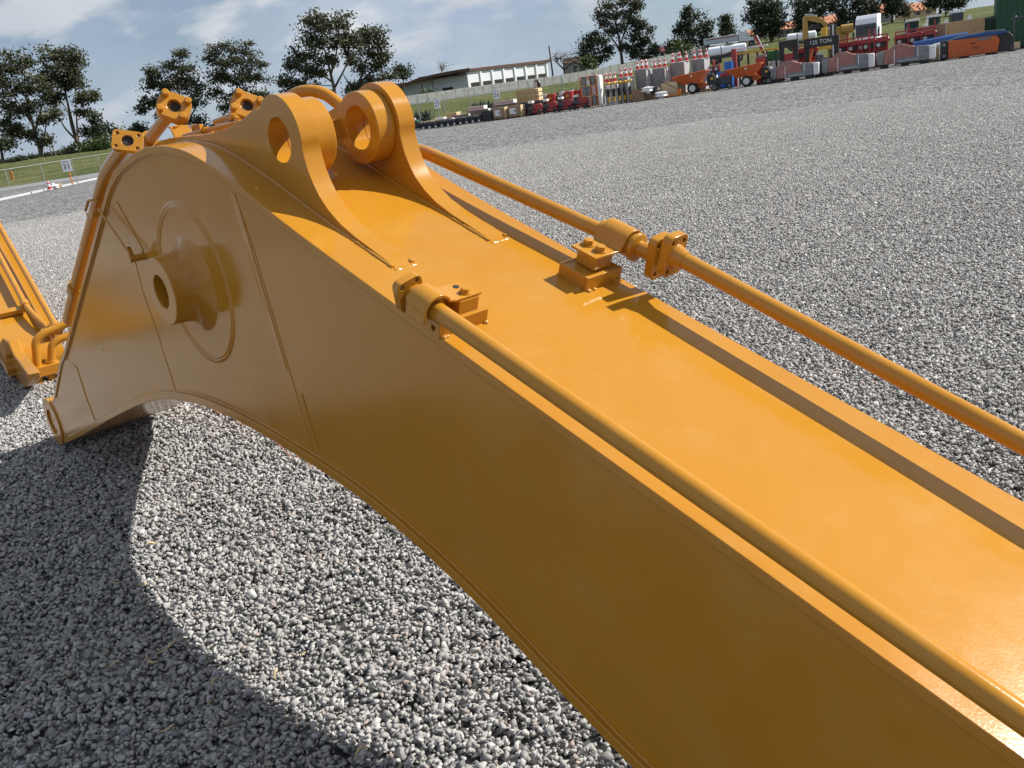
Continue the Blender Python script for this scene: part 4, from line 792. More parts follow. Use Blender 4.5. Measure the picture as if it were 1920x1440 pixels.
# --- dumpers
def dumper(px, label):
    t, k = rowthing('site_dumper', label, 'dumper', px, 0.3); s = 85*k/3.8
    def sc(x): return x*s
    t.scale = (s, s, s)
    tops = [(-1.75, -0.1, 1.45), (1.15, -0.1, 1.72), (1.15, 1.5, 1.72), (-1.75, 1.5, 1.45)]; bots = [(-0.85, 0.2, 0.82), (0.55, 0.2, 0.86), (0.55, 1.2, 0.86), (-0.85, 1.2, 0.82)]
    hop = MB().add(bots+tops, [(0, 1, 5, 4), (1, 2, 6, 5), (2, 3, 7, 6), (3, 0, 4, 7), (3, 2, 1, 0)]).build('hopper', 'orange_machine', t); sd = hop.modifiers.new('thickness', 'SOLIDIFY'); sd.thickness = 0.05
    MB().tube([tops[0], tops[1], tops[2], tops[3], tops[0]], 0.06, 8).build('hopper_rim', 'orange_machine', t, smooth=40)
    MB().prism([(-0.5, 0.45), (-0.1, 0.86), (0.7, 0.86), (1.1, 0.55), (0.9, 0.4), (0.0, 0.4)], 0.35, 1.05, lambda p, q, w: (p, w, q)).build('chassis', 'orange_machine', t, bevel=0.03)
    MB().prism([(-0.35, 0.72), (-0.05, 0.95), (0.75, 0.95), (1.15, 0.62), (1.15, 0.5), (0.8, 0.78), (0.0, 0.80)], 0.02, 0.30, lambda p, q, w: (p, w, q)).build('mudguard', 'orange_machine', t, bevel=0.02)
    box(t, 'engine', 'black', 1.1, 1.75, 0.3, 1.1, 0.5, 1.25, 0.05); box(t, 'engine_cover', 'dark_grey', 1.2, 1.6, 0.35, 1.05, 1.25, 1.4); box(t, 'badge', 'white', -0.15, 0.05, -0.135, -0.11, 1.38, 1.48, 0)
    cyl(t, 'air_filter', 'yellow', (1.55, 0.28, 1.0), (0, -1, 0), 0.1, 0.08)
    for y in (0.08, 1.34): wheel(t, (-0.05, y, 0.44), 0.44, 0.32, 'white'); wheel(t, (1.75, y, 0.26), 0.26, 0.2, 'grey')
    box(t, 'axle', 'black', -0.12, 0.02, 0.2, 1.2, 0.38, 0.5); MB().tube([(1.55, 0.7, 1.25), (1.95, 0.7, 1.55), (2.0, 0.7, 1.6)], 0.03, 8).build('steering_lever', 'black', t)
dumper(1300, 'orange site dumper with white wheel rims, the left of two'); dumper(1401, 'orange site dumper with white wheel rims, the right of two')
t, k = rowthing('engine_cart', 'small wheeled engine cart with red cover between the dumpers', 'engine cart', 1356, 0.8)
box(t, 'block', 'dark_grey', -0.5, 0.6, 0, 0.7, 0.4, 0.95); box(t, 'cover', 'red', -0.2, 0.6, -0.02, 0.72, 0.95, 1.25, 0.06); box(t, 'panel', 'white', -0.62, -0.45, 0.02, 0.5, 0.5, 1.15)
for sx in (-0.45, 0.5): wheel(t, (sx, 0.0, 0.24), 0.24, 0.14, 'grey')
t, k = rowthing('engine_cart', 'small wheeled engine with white tank right of the second dumper', 'engine cart', 1441, 0.6)
box(t, 'block', 'black', -0.45, 0.45, 0, 0.6, 0.35, 0.85); cyl(t, 'tank', 'plastic_white', (-0.05, 0.3, 0.85), (0.2, 0, 1), 0.26, 0.42)
for sx in (-0.3, 0.4): wheel(t, (sx, 0.0, 0.24), 0.24, 0.14, 'grey')
# --- things behind the dumpers
t, k = rowthing('hydraulic_press', 'red C-shaped press with black ram behind the dumpers', 'press', 1377, 4.0)
box(t, 'column', 'red', -0.12, 0.25, 0, 0.4, 0, 2.95); MB().prism([(-1.4, 2.45), (0.2, 2.9), (0.2, 2.65), (-1.3, 2.25)], 0.05, 0.35, lambda p, q, w: (p, w, q)).build('arm', 'black', t, bevel=0.02); cyl(t, 'ram', 'black', (-1.1, 0.2, 2.0), (0, 0, 1), 0.12, 0.6)
for px, z_, lab in ((1352, 1.2, 'bright blue drum behind the gap between the dumpers, lower one'), (1367, 1.9, 'bright blue drum beside the red press, upper one')):
    t, k = rowthing('drum', lab, 'drum', px, 3.4); cyl(t, 'shell', 'bright_blue', (0, 0.3, 0.15), (0, 0, 1), 0.36, z_); cyl(t, 'hoop', 'blue', (0, 0.3, z_*0.55), (0, 0, 1), 0.385, 0.06); box(t, 'stand', 'blue', -0.4, 0.4, 0, 0.6, 0, 0.15)
for px, lab in ((1335, 'dark red engine stand behind the left dumper, left one'), (1345, 'dark red engine stand behind the left dumper, right one')):
    t, k = rowthing('engine_stand', lab, 'engine stand', px, 4.5); box(t, 'frame', 'red', -0.28, -0.2, 0, 0.5, 0, 2.3); box(t, 'frame', 'red', 0.2, 0.28, 0, 0.5, 0, 2.3); box(t, 'engine', 'dark_grey', -0.2, 0.2, 0, 0.5, 1.0, 1.8); cyl(t, 'filter', 'white', (0, -0.02, 1.6), (0, -1, 0), 0.12, 0.05)
t, k = rowthing('barrier_rack', 'yellow barrier rack with black legs behind the right dumper', 'barrier', 1418, 5.0)
box(t, 'bar', 'yellow', -1.5, 1.9, 0, 0.1, 2.45, 2.6); box(t, 'bar', 'white', -1.5, 1.0, 0.2, 0.4, 2.85, 2.98)
for j in range(5): box(t, 'leg', 'black', -1.4+0.75*j, -1.25+0.75*j, 0.02, 0.2, 0, 2.45)
t, k = rowthing('cabinet', 'dark red cabinet at the right dumper\'s engine end', 'cabinet', 1428, 1.8); box(t, 'body', 'red', -0.4, 0.3, 0, 0.6, 0.1, 2.0); box(t, 'foot', 'black', -0.38, 0.28, 0.02, 0.58, 0, 0.1); box(t, 'top_box', 'grey', -0.3, 0.4, 0.05, 0.55, 2.0, 2.2)
t, k = rowthing('boom_barrier', 'slanted red and white barrier arm above the cabinet', 'barrier', 1430, 5.5); cyl(t, 'post', 'red', (0.3, 0, 0), (0, 0, 1), 0.12, 2.2)
MB().prism([(0.35, 2.2), (0.05, 2.3), (-0.55, 3.75), (-0.38, 3.8)], 0.0, 0.1, lambda p, q, w: (p, w, q)).build('arm', 'red', t); MB().prism([(0.38, 2.2), (0.355, 2.22), (-0.375, 3.8), (-0.3, 3.8)], -0.005, 0.09, lambda p, q, w: (p, w, q)).build('stripe', 'white', t)
t, k = rowthing('green_machine', 'small bright green machine left of the black press frame', 'machine', 1455, 5.5); box(t, 'hood', 'green', -0.6, 0.5, 0, 0.6, 1.6, 2.4, 0.1); box(t, 'base', 'white', -0.5, 0.4, 0, 0.6, 0.2, 1.6); box(t, 'skid', 'black', -0.5, 0.4, 0, 0.6, 0, 0.2)
# --- shrink-wrapped pallets
def wrapped(px, wpx, h, label):
    t, k = rowthing('wrapped_machine', label, 'wrapped pallet', px, 0.0); w = wpx*k/2
    prof = [(-w, 0.22), (-w*0.99, h*0.74), (-w*0.6, h*0.82), (-w*0.38, h), (-w*0.05, h*1.02), (w*0.12, h*0.90), (w*0.45, h*0.82), (w*0.78, h*0.80), (w*0.80, 0.22)]
    def sect(a, b):
        xs = [p[0] for p in prof[1:-1]]; zs = [p[1] for p in prof[1:-1]]; q = sorted([a, b]+[x for x in xs if a < x < b]); return [(a, 0.22)]+[(x, float(np.interp(x, xs, zs))) for x in q]+[(b, 0.22)]
    for a, b, m_, nm in ((-w*0.98, -w*0.72, 'wrap_grey', 'wrapped_end'), (-w*0.72, w*0.30, 'wrap_red', 'wrapped_body'), (w*0.30, w*0.76, 'wrap_grey', 'wrapped_body')): MB().prism(sect(a, b), 0.0, 1.1, lambda p, q, y: (p, y, q)).build(nm, m_, t, smooth=20, bevel=0.05)
    MB().box(w*0.765, w, 0.05, 1.05, 0.2, h*0.78).build('wrap_lit_end', 'plastic_white', t, bevel=0.10); box(t, 'lower_panel', 'wrap_grey', -w*0.3, w*0.74, -0.03, -0.002, 0.24, 0.58, 0.01); box(t, 'rail', 'steel', -w*0.25, w*0.42, -0.07, -0.032, 0.33, 0.41, 0.01)  # white right end: the sunlit face of the wrap, put into its colour
    for x in (-w*0.36, w*0.42): box(t, 'strap', 'plastic_white', x-0.025, x+0.025, -0.012, -0.001, 0.22, h*0.78, 0)
    for x in (-w*0.7, 0.0, w*0.62): box(t, 'pallet_foot', 'black', x-0.28, x+0.28, 0.02, 1.08, 0, 0.2)
wrapped(1489, 88, 1.42, 'shrink-wrapped red machine on a pallet, left of three'); wrapped(1589, 93, 1.55, 'shrink-wrapped red machine on a pallet, middle of three'); wrapped(1697, 103, 1.55, 'shrink-wrapped red machine on a pallet next to the orange lift')
# --- press frames
def portal(px, w, h, label, back, txt=None, beam=0.55):
    t, k = rowthing('press_frame', label, 'press', px, back)
    for s_ in (-1, 1): box(t, 'column', 'black', s_*w/2-0.17, s_*w/2+0.17, 0, 0.5, 0, h-beam, 0.02)
    b_ = box(t, 'beam', 'black', -w/2-0.2, w/2+0.2, -0.04, 0.54, h-beam, h, 0.03)
    if txt:
        T = Matrix.Translation((-0.05, -0.052, h-beam*0.5)) @ Matrix.Rotation(math.pi/2, 4, 'X'); text_mesh(txt, 0.42, 'lettering', 'white', b_, T)
    return t
t = portal(1480, 1.05, 3.0, 'small black press frame with grey bed behind the left wrapped pallet', 2.5); box(t, 'bed', 'grey', -0.7, 0.7, -0.05, 0.5, 1.0, 1.5); box(t, 'machine', 'red', -0.35, 0.35, 0.05, 0.4, 1.5, 2.0)
t = portal(1541, 2.2, 2.9, 'large black press frame lettered 125 TON', 2.5, '125 TON', 0.7); box(t, 'cylinder_housing', 'yellow', 0.0, 0.42, 0.05, 0.5, 2.9, 3.55, 0.03); box(t, 'crosshead', 'yellow', -0.25, 0.75, 0.0, 0.5, 1.95, 2.19); box(t, 'bed', 'orange_machine', -0.9, -0.45, -0.02, 0.5, 0.9, 1.2); MB().prism([(-0.9, 1.2), (-0.55, 2.1), (-0.75, 2.1), (-0.94, 1.6)], 0.0, 0.4, lambda p, q, w: (p, w, q)).build('gusset', 'orange_machine', t)
t, k = rowthing('floor_machine', 'round grey and black motor unit between the first two wrapped pallets', 'motor', 1537, 0.6); cyl(t, 'motor', 'dark_grey', (0, 0.3, 0.9), (0, 0, 1), 0.34, 0.7); cyl(t, 'cap', 'steel', (0, 0.3, 1.6), (0, 0, 1), 0.25, 0.12); box(t, 'stand', 'black', -0.35, 0.35, 0, 0.6, 0, 0.9)
# --- red racks full of machines
def redrack(px, wpx, label, back, n):
    t, k = rowthing('machine_rack', label, 'rack', px, back); w = wpx*k/2; h = 2.5
    for j in range(n+1): box(t, 'post', 'red', -w+2*w*j/n-0.05, -w+2*w*j/n+0.05, -0.05, 0.05, 0, h+(0.5 if j % 2 else 0))
    box(t, 'rail', 'red', -w, w, -0.04, 0.04, h-0.1, h); box(t, 'rail', 'red', -w, w, -0.04, 0.04, 0.95, 1.05); box(t, 'back_panel', 'red', -w, w, 1.2, 1.25, 0, h*0.9)
    for j in range(n):
        x = -w+2*w*(j+0.5)/n
        for z in (0.0, 1.35):
            MB().prism([(x-0.62, z+0.65), (x-0.3, z+0.9), (x+0.4, z+0.94), (x+0.68, z+0.75), (x+0.6, z+0.55), (x-0.55, z+0.55)], 0.15, 0.9, lambda p, q, w_: (p, w_, q)).build('red_cover', 'red', t, smooth=30, bevel=0.05)
            box(t, 'engine', 'black', x-0.55, x+0.5, 0.2, 0.85, z+0.18, z+0.55); cyl(t, 'pulley', 'steel', (x-0.2, 0.19, z+0.35), (0, -1, 0), 0.15, 0.05)
redrack(1600, 56, 'red rack of small red engines behind the middle wrapped pallet', 4.2, 3); redrack(1640, 44, 'red rack of small red engines behind the gap between pallets', 3.8, 2); redrack(1715, 66, 'red rack of small red engines behind the right wrapped pallet', 4.5, 3); redrack(1510, 40, 'red rack of small red engines behind the black press frames', 6.0, 2)
crate('tall brown panel crate with pale end beside the red rack', 1745, 50, 2.6, 'cardboard', 'plastic_white', 5.2)
crate('long tan crate with pale slatted end above the orange lift', 1806, 68, 2.65, 'wood', 'pale_wood', 6.2)
crate('small open wooden crate with white bags left of the orange lift', 1762, 24, 0.85, 'pale_wood', 'wood', 1.2); crumple(1762, 1.7, 0.85, 0.4, 'white bags in the small wooden crate by the orange lift')
t, k = rowthing('tarp_roll', 'long roll of blue tarpaulin behind the orange lift', 'tarp', 1765, 3.0); MB().tube([(-2.0, 0.4, 1.15), (-0.8, 0.4, 1.2), (0.6, 0.4, 1.25), (1.8, 0.4, 1.3)], [0.42, 0.45, 0.48, 0.45], 16).build('roll', 'blue', t, smooth=40); MB().box(-1.8, 1.7, 0, 0.8, 0, 0.7).build('support', 'dark_grey', t)
# --- the orange lift lying by the green container
t, k = rowthing('scissor_lift', 'orange lift body with black ends and number 1400, right end of the row', 'lift', 1832, 0.0, math.radians(4)); t.scale = (0.84, 0.84, 0.72)
MB().prism([(-2.3, 0.1), (-2.3, 1.75), (-2.15, 1.85), (1.5, 1.75), (1.75, 1.35), (1.6, 0.15)], 0.0, 1.4, lambda p, q, w: (p, w, q)).build('body', 'orange_machine', t, bevel=0.05)
box(t, 'end_block', 'black', -2.95, -2.32, -0.05, 1.4, 0.05, 1.9, 0.12); MB().prism([(1.78, 1.35), (1.62, 0.1), (2.6, 0.1), (2.75, 1.5), (2.4, 1.9), (1.55, 1.75)], -0.02, 1.4, lambda p, q, w: (p, w, q)).build('end_block', 'black', t, bevel=0.05)
MB().prism([(-2.2, 1.86), (-1.3, 2.08), (0.5, 2.2), (2.0, 2.12), (2.5, 1.95), (2.4, 1.91), (1.5, 1.77)], 0.1, 1.3, lambda p, q, w: (p, w, q)).build('blue_cover', 'blue', t, bevel=0.04)
MB().tube([(-2.2, -0.0, 1.92), (-1.3, -0.02, 2.16), (0.5, -0.02, 2.28), (2.1, -0.02, 2.18)], 0.05, 10).build('guard_rail', 'grey', t, smooth=40)
for z in (0.4, 1.5): cyl(t, 'roller', 'grey', (-2.65, -0.06, z), (0, -1, 0), 0.16, 0.05)
box(t, 'strip', 'white', -3.02, -2.96, -0.06, 0.3, 0.05, 1.8); box(t, 'plate', 'grey', 0.0, 1.0, -0.03, -0.002, 1.50, 1.72, 0); cyl(t, 'lamp', 'orange_post', (1.2, -0.002, 1.5), (0, -1, 0), 0.14, 0.06); box(t, 'slot', 'black', -0.55, -0.2, -0.012, -0.001, 1.22, 1.34, 0)
text_mesh('1400', 0.34, 'lettering', 'ink', t, Matrix.Translation((-0.15, -0.006, 0.82)) @ Matrix.Rotation(math.pi/2, 4, 'X'))
for x in (-1.0, 1.2): box(t, 'skid', 'black', x-0.4, x+0.4, 0.02, 1.38, 0, 0.1)
# --- green bin and container
t, k = rowthing('container', 'dark green ribbed container at the right edge of the photo', 'container', 1908, 5.0)
box(t, 'body', 'bin_green', -1.6, 3.6, 0, 2.4, 0.15, 4.9, 0.04)
for j in range(14): box(t, 'rib', 'bin_green', -1.55+0.37*j, -1.40+0.37*j, -0.05, 0.0, 0.3, 4.8, 0.01)
box(t, 'skid', 'black', -1.5, 3.5, 0.1, 2.3, 0, 0.15); MB().lathe([(0, 0.30), (0.03, 0.30), (0.03, 0.38), (0, 0.38)], (-0.2, -0.09, 2.35), (0, 1, 0), 28).build('emblem_ring', 'emblem', t); MB().prism([(-0.35, 2.22), (-0.05, 2.22), (-0.2, 2.52)], -0.085, -0.055, lambda p, q, w: (p, w, q)).build('emblem', 'white', t); box(t, 'sign_plate', 'white', -0.25, 0.15, -0.085, -0.06, 4.15, 4.32, 0)
t, k = rowthing('dumpster', 'dark green open bin between the tan crate and the container', 'dumpster', 1858, 6.5); MB().prism([(-0.9, 0.15), (-1.05, 2.6), (0.95, 2.75), (0.75, 0.15)], 0, 1.5, lambda p, q, w: (p, w, q)).build('body', 'bin_green', t, bevel=0.04); box(t, 'lip', 'grey', -1.1, 1.0, -0.06, 0.0, 2.5, 2.6); box(t, 'skid', 'black', -0.85, 0.7, 0.05, 1.45, 0, 0.15); box(t, 'pocket', 'bin_green', 0.95, 1.15, 0.1, 0.6, 1.8, 2.3)
crate('low bundle of pale timber under the green container', 1893, 34, 0.55, 'pale_wood', 'pale_wood', 2.5); t, k = rowthing('stand', 'dark steel stand at the right edge before the container', 'stand', 1914, 0.6); box(t, 'leg', 'dark_grey', -0.6, -0.45, 0, 0.15, 0, 2.2); box(t, 'leg', 'dark_grey', 0.6, 0.75, 0, 0.15, 0, 2.2); box(t, 'top_rail', 'dark_grey', -0.65, 0.8, 0.0, 0.15, 2.2, 2.35); box(t, 'foot', 'black', -0.75, -0.3, -0.1, 0.7, 0.0, 0.08)
# --- trucks and plant behind the row
def back_at(name, label, cat, px, D, yaw=0.0, group=None):
    P = on_ground(px, D, lambda X, Y: max(terrain_z(X, Y), 0.0) if Y > edge_y(X) else 0.0); t = thing(name, label, cat, P, YAW+yaw, group); return t, mpp(D), P
def zpx(px, py, D): return at_depth(px, py, D)[2]
t, k, P = back_at('excavator', 'yellow excavator with folded arm behind the 125 TON press', 'excavator', 1535, 108)
z0 = P[2]; zz = lambda y: zpx(1530, y, 108)-z0; xx = lambda x: (x-1535)*k
st_ = [(xx(1508), zz(74)), (xx(1509), zz(30)), (xx(1513), zz(26)), (xx(1517), zz(34)), (xx(1519), zz(70))]; MB().prism(st_, 0, 0.5, lambda p, q, w: (p, w, q)).build('stick', 'excavator_yellow', t, bevel=0.04)
bo_ = [(xx(1514), zz(27)), (xx(1530), zz(31)), (xx(1544), zz(37)), (xx(1552), zz(46)), (xx(1554), zz(60)), (xx(1548), zz(54)), (xx(1541), zz(44)), (xx(1528), zz(40)), (xx(1518), zz(36))]; bm_ = MB().prism(bo_, 0.05, 0.6, lambda p, q, w: (p, w, q)).build('boom', 'excavator_yellow', t, bevel=0.04); MB().tube([(xx(1513), 0.3, zz(24.5)), (xx(1535), 0.3, zz(30))], 0.09, 8).build('cylinder', 'steel', t)
MB().prism([(xx(1519), zz(52)), (xx(1526), zz(44)), (xx(1538), zz(47)), (xx(1540), zz(54)), (xx(1530), zz(56))], 0.0, 0.9, lambda p, q, w: (p, w, q)).build('bucket', 'black', t, bevel=0.03)
box(t, 'house', 'excavator_yellow', xx(1556), xx(1590), 0, 2.4, 0.9, zz(56), 0.1); box(t, 'cab', 'glass', xx(1556), xx(1568), 0.0, 1.3, 0.9, zz(50), 0.06); box(t, 'cab_post', 'white', xx(1560), xx(1563), -0.03, 0.0, 0.95, zz(51)); cyl(t, 'counterweight', 'excavator_yellow', (xx(1575), -0.1, zz(62)), (1, 0, 0), 0.5, 1.3); box(t, 'track', 'black', xx(1540), xx(1592), 0, 0.6, 0, 0.9, 0.15)
t, k, P = back_at('truck_cab', 'tall white tractor unit facing the camera behind the red racks', 'truck', 1624, 104, math.radians(-22)); hh = zpx(1624, 28, 104)-P[2]
box(t, 'cab', 'build_white', -1.2, 1.2, 0, 2.2, 1.1, hh*0.80, 0.12); MB().prism([(0.0, hh*0.80), (0.15, hh*0.92), (0.6, hh), (2.1, hh), (2.1, hh*0.80)], -1.15, 1.15, lambda p, q, w: (w, p, q)).build('roof_fairing', 'build_white', t, bevel=0.05)
box(t, 'windscreen', 'glass', -1.08, 1.08, -0.03, 0.0, hh*0.52, hh*0.74, 0.02); box(t, 'visor', 'dark_grey', -1.1, 1.1, -0.18, -0.035, hh*0.74, hh*0.80); box(t, 'grille', 'dark_grey', -0.95, 0.95, -0.05, -0.005, 1.15, hh*0.46); box(t, 'side_window', 'glass', 1.205, 1.225, 0.25, 1.1, hh*0.52, hh*0.72, 0.01); box(t, 'bumper', 'build_white', -1.22, 1.22, -0.15, 0.3, 0.45, 1.09, 0.06)
for x in (-1.0, 1.0): wheel(t, (x*0.0+0, 0, 0), 0.01, 0.01) if False else MB().lathe([(-0.16, 0.2), (-0.16, 0.48), (0.16, 0.48), (0.16, 0.2)], (x, 0.9, 0.48), (1, 0, 0), 20).build('wheel', 'rubber', t, smooth=35)
for x in (-1.35, 1.35): box(t, 'mirror', 'black', x-0.1, x+0.1, -0.1, 0.0, hh*0.5, hh*0.66)
t, k, P = back_at('semi_truck', 'white semi-trailer truck with red stripe parked on the bank', 'truck', 1366, 150); hh = zpx(1366, 62, 150)-P[2]; w = 44*k
box(t, 'trailer', 'build_grey', -w, w*0.42, 0, 2.5, 1.2, hh*0.86, 0.05); box(t, 'stripe', 'red', -w*0.9, w*0.36, -0.02, -0.002, hh*0.74, hh*0.80, 0); box(t, 'nose', 'build_white', w*0.44, w*0.58, 0.1, 2.4, 0.9, hh, 0.08)
MB().prism([(w*0.58, 0.9), (w*0.58, hh), (w*0.80, hh*0.92), (w*0.90, hh*0.62), (w*1.06, hh*0.52), (w*1.06, 0.9)], 0.1, 2.4, lambda p, q, y: (p, y, q)).build('tractor', 'build_white', t, bevel=0.06)
for x in (-0.8, -0.68, -0.56, 0.5, 0.62, 0.95): wheel(t, (w*x, 0.1, 0.5), 0.5, 0.3, 'grey')
def tanker(px, D, wpx, yb, yt, label):
    t, k, P = back_at('tank_trailer', label, 'tanker', px, D); z1 = zpx(px, yt, D)-P[2]; z2 = zpx(px, yb, D)-P[2]; r = (z1-z2)/2; w = wpx*k/2
    MB().lathe([(-w, 0.001), (-w, r*0.7), (-w*0.94, r), (w*0.94, r), (w, r*0.7), (w, 0.001)], (0, r, z2+r), (1, 0, 0), 24).build('tank', 'build_white', t, smooth=40); MB().lathe([(-0.06, r*0.9), (-0.06, r*1.03), (0.06, r*1.03), (0.06, r*0.9)], (-w*0.3, r, z2+r), (1, 0, 0), 24).build('hoop', 'grey', t, smooth=40); box(t, 'manhole', 'grey', -0.1, 0.8, r*0.7, r*1.3, z1-0.02, z1+0.22); box(t, 'chassis', 'dark_grey', -w*0.9, w*0.9, r*0.4, r*1.6, z2-0.35, z2+0.1)
    for x in (-0.7, -0.5, 0.6): wheel(t, (w*x, r*0.3, max(z2-0.5, 0.3)), 0.5, 0.3, 'grey')
    for x in (-0.6, 0.5): box(t, 'leg', 'dark_grey', w*x-0.1, w*x+0.1, r*0.8, r*1.1, 0, z2-0.2)
tanker(1366, 112, 70, 102, 84, 'white tank trailer below the semi-trailer truck'); tanker(1505, 116, 52, 77, 60, 'white tank trailer behind the yellow excavator arm')
for i, (px, D, h, lab) in enumerate(((1712, 92, 2.6, 'white and black skid steer above the red rack, leftmost of three'), (1752, 93, 2.7, 'white and black skid steer above the tall brown crate'), (1795, 93, 2.75, 'white and black skid steer above the long tan crate'))):
    t, k, P = back_at('skid_steer', lab, 'skid steer', px, D); t.location.z += 0; h = zpx(px, (40, 32, 24)[i], D)-P[2]
    box(t, 'chassis', 'black', -0.9, 0.9, 0, 1.5, 0.3, h*0.55, 0.06); box(t, 'cab', 'glass', -0.55, 0.55, 0.2, 1.3, h*0.55, h, 0.05); box(t, 'cab_roof', 'white', -0.5, 0.65, 0.1, 1.35, h+0.005, h+0.2, 0.03)
    MB().prism([(0.5, h*0.62), (0.9, h*0.85), (1.15, h*0.9), (1.6, h*0.45), (1.35, h*0.4), (0.95, h*0.68)], -0.1, 0.2, lambda p, q, w: (p, w, q)).build('lift_arm', 'white', t, bevel=0.03)
    for x in (-0.55, 0.55): wheel(t, (x, 0.0, 0.42), 0.42, 0.3, 'white')

# --- fences, signs, poles
FX = -29.05
posts = np.arange(38.0, 102, 4.7)
fence = thing('wire_fence', 'wire mesh fence with thin posts along the left side of the yard', 'fence', (FX, 38, 0))
for y in posts: MB().tube([(0, y-38, 0), (0, y-38, 1.72)], 0.024, 8).build('post', 'galv', fence, smooth=40)
MB().tube([(0, 0, 1.70), (0, posts[-1]-38, 1.70)], 0.018, 8).build('top_rail', 'galv', fence, smooth=40)
mb = MB()
for z in np.arange(0.2, 1.7, 0.25): mb.tube([(0, 0, z), (0, posts[-1]-38, z)], 0.0025, 4, caps=False)
tag(mb.build('wire_mesh', 'galv', fence), kind='stuff')
f2 = thing('wire_fence', 'tall wire fence with thin posts below the stone wall', 'fence', row(840, 15)[0])
base_ = np.array(f2.location)
pxs = [744, 790, 838, 886, 934, 997, 1060, 1118, 1176, 1240, 1300, 1362, 1430, 1500, 1570, 1640, 1700, 1760, 1830, 1900]
PP = [row(px, 15)[0]-base_ for px in pxs]
for p in PP: MB().tube([p, p+np.array([0, 0, 2.5]), p+np.array([-0.15, -0.2, 2.8])], 0.04, 8).build('post', 'galv', f2, smooth=40)
mb = MB()
for z in (0.3, 0.7, 1.1, 1.5, 1.9, 2.3, 2.65):
    for a, b in zip(PP[:-1], PP[1:]): mb.tube([a+np.array([0, 0, z]), b+np.array([0, 0, z])], 0.004, 4, caps=False)
tag(mb.build('wire_mesh', 'galv', f2), kind='stuff')
def sign(P, yaw, w, h, z, num, label, post='galv'):
    t = thing('zone_sign', label, 'sign', P, yaw); b = box(t, 'board', 'plain_board', -w/2, w/2, -0.02, 0.0, z-h/2, z+h/2, 0.01)
    Rm = Matrix.Rotation(math.pi/2, 4, 'X'); text_mesh(num, h*0.66, 'number', 'ink', b, Matrix.Translation((0, -0.024, z-h*0.10)) @ Rm); text_mesh('ZONA', h*0.17, 'heading', 'ink', b, Matrix.Translation((0, -0.024, z+h*0.33)) @ Rm)
    MB().tube([(0.06, 0.03, 0), (0.06, 0.03, z-h*0.3)], 0.04, 8).build('post', post, t, smooth=40); return t
plain('plain_board', (0.85, 0.85, 0.87), 0.5, var=0.03)
y31 = 60.0
for _ in range(30): y31 -= (proj((FX+0.15, y31, 1.5))[0]-123)*0.08
zz31 = zpx(123, 311, y31); sign((FX+0.15, y31, 0), math.radians(12), 0.62, 0.80, zz31, '31', 'white zone sign numbered 31 on the left fence', 'orange_post')
for px, py, num in ((825, 194, '27'), (936, 176, '26')):
    P, k = row(px, 14.4); z = zpx(px, py, P[1]); sign(P, YAW, 11.5*mpp(P[1]), 16.5*mpp(P[1]), z, num, 'white zone sign numbered 27 left of the agave pair' if num == '27' else 'white zone sign numbered 26 above the pink bundles')
for px, py, lab in ((27, 343, 'short orange marker post at the grass edge near the left frame edge'), (130, 325, 'short orange marker post below zone sign 31')):
    P = gp(px, py+2); o = MB().prism([(-0.10, 0), (0.10, 0), (0.10, 1.15), (0.04, 1.25), (-0.04, 1.25), (-0.10, 1.15)], -0.04, 0.04, lambda p, q, w: (p, w, q)).build('marker_post', 'orange_post', bevel=0.01); o.location = (P[0], P[1], 0); tag(o, lab, 'marker post')
P = gp(94, 356); c = cone((P[0], P[1], 0), 'dark red traffic cone standing at the foot of the left fence', 0.62); c['group'] = 'cones'; del c['group']
P = gp(103, 354); o = crumple(1000, 0, 0, 0.30, 'crumpled white bag beside the red cone at the left fence'); o.location = (P[0], P[1], 0.14); P = gp(112, 352); t = thing('cardboard_box', 'small torn cardboard box beside the white bag at the left fence', 'box', P, 0.5); box(t, 'body', 'pale_wood', -0.18, 0.18, -0.15, 0.15, 0, 0.28); box(t, 'flap', 'cardboard', -0.30, -0.18, -0.15, 0.15, 0.24, 0.27)
def pole(px, pyb, pyt, D, r, label, mat='bark'):
    B = at_depth(px[0], pyb, D); T = at_depth(px[1], pyt, D); zt = terrain_z(B[0], B[1]); o = MB().tube([(0, 0, 0), (T[0]-B[0], 0, T[2]-zt)], [r, r*0.7], 8).build('utility_pole', mat, smooth=40); o.location = (B[0], B[1], zt-0.1); return tag(o, label, 'pole')
pole((1037, 1029), 140, 85, 158, 0.16, 'leaning wooden pole at the right end of the white building'); pole((741, 733), 150, 96, 190, 0.06, 'thin mast left of the long building', 'galv'); pole((100, 93), 300, 277, 210, 0.16, 'wooden utility pole on the left horizon, left one'); pole((108, 97), 300, 273, 215, 0.16, 'wooden utility pole on the left horizon, right one')

# --- stone wall with piers
def wall():
    A = on_ground(700, 131); B = on_ground(1335, 153); n = 40; wa = math.atan2(B[1]-A[1], B[0]-A[0]); w = thing('boundary_wall', 'long pale stone wall on top of the grass bank', 'wall', (A[0], A[1], 0), wa)
    L_ = math.hypot(B[0]-A[0], B[1]-A[1]); st = L_/n
    for i in range(n):
        x = i*st; xm = x+st/2; z = terrain_z(A[0]+xm*math.cos(wa), A[1]+xm*math.sin(wa)); MB().box(x+0.05, x+st-0.05, 0, 0.2, z-0.4, z+1.28).build('panel', 'concrete', w, bevel=0.02); MB().box(x-0.06, x+0.06, -0.015, 0.215, z-0.4, z+1.30).build('pier', 'concrete', w)
    for i in range(18): x = i*st; xm = x+st/2; z = terrain_z(A[0]+xm*math.cos(wa), A[1]+xm*math.sin(wa)); MB().box(x, x+st-0.02, -0.6, -0.4, z-0.5, z+0.14).build('kerb_band', 'kerb', w)
wall()
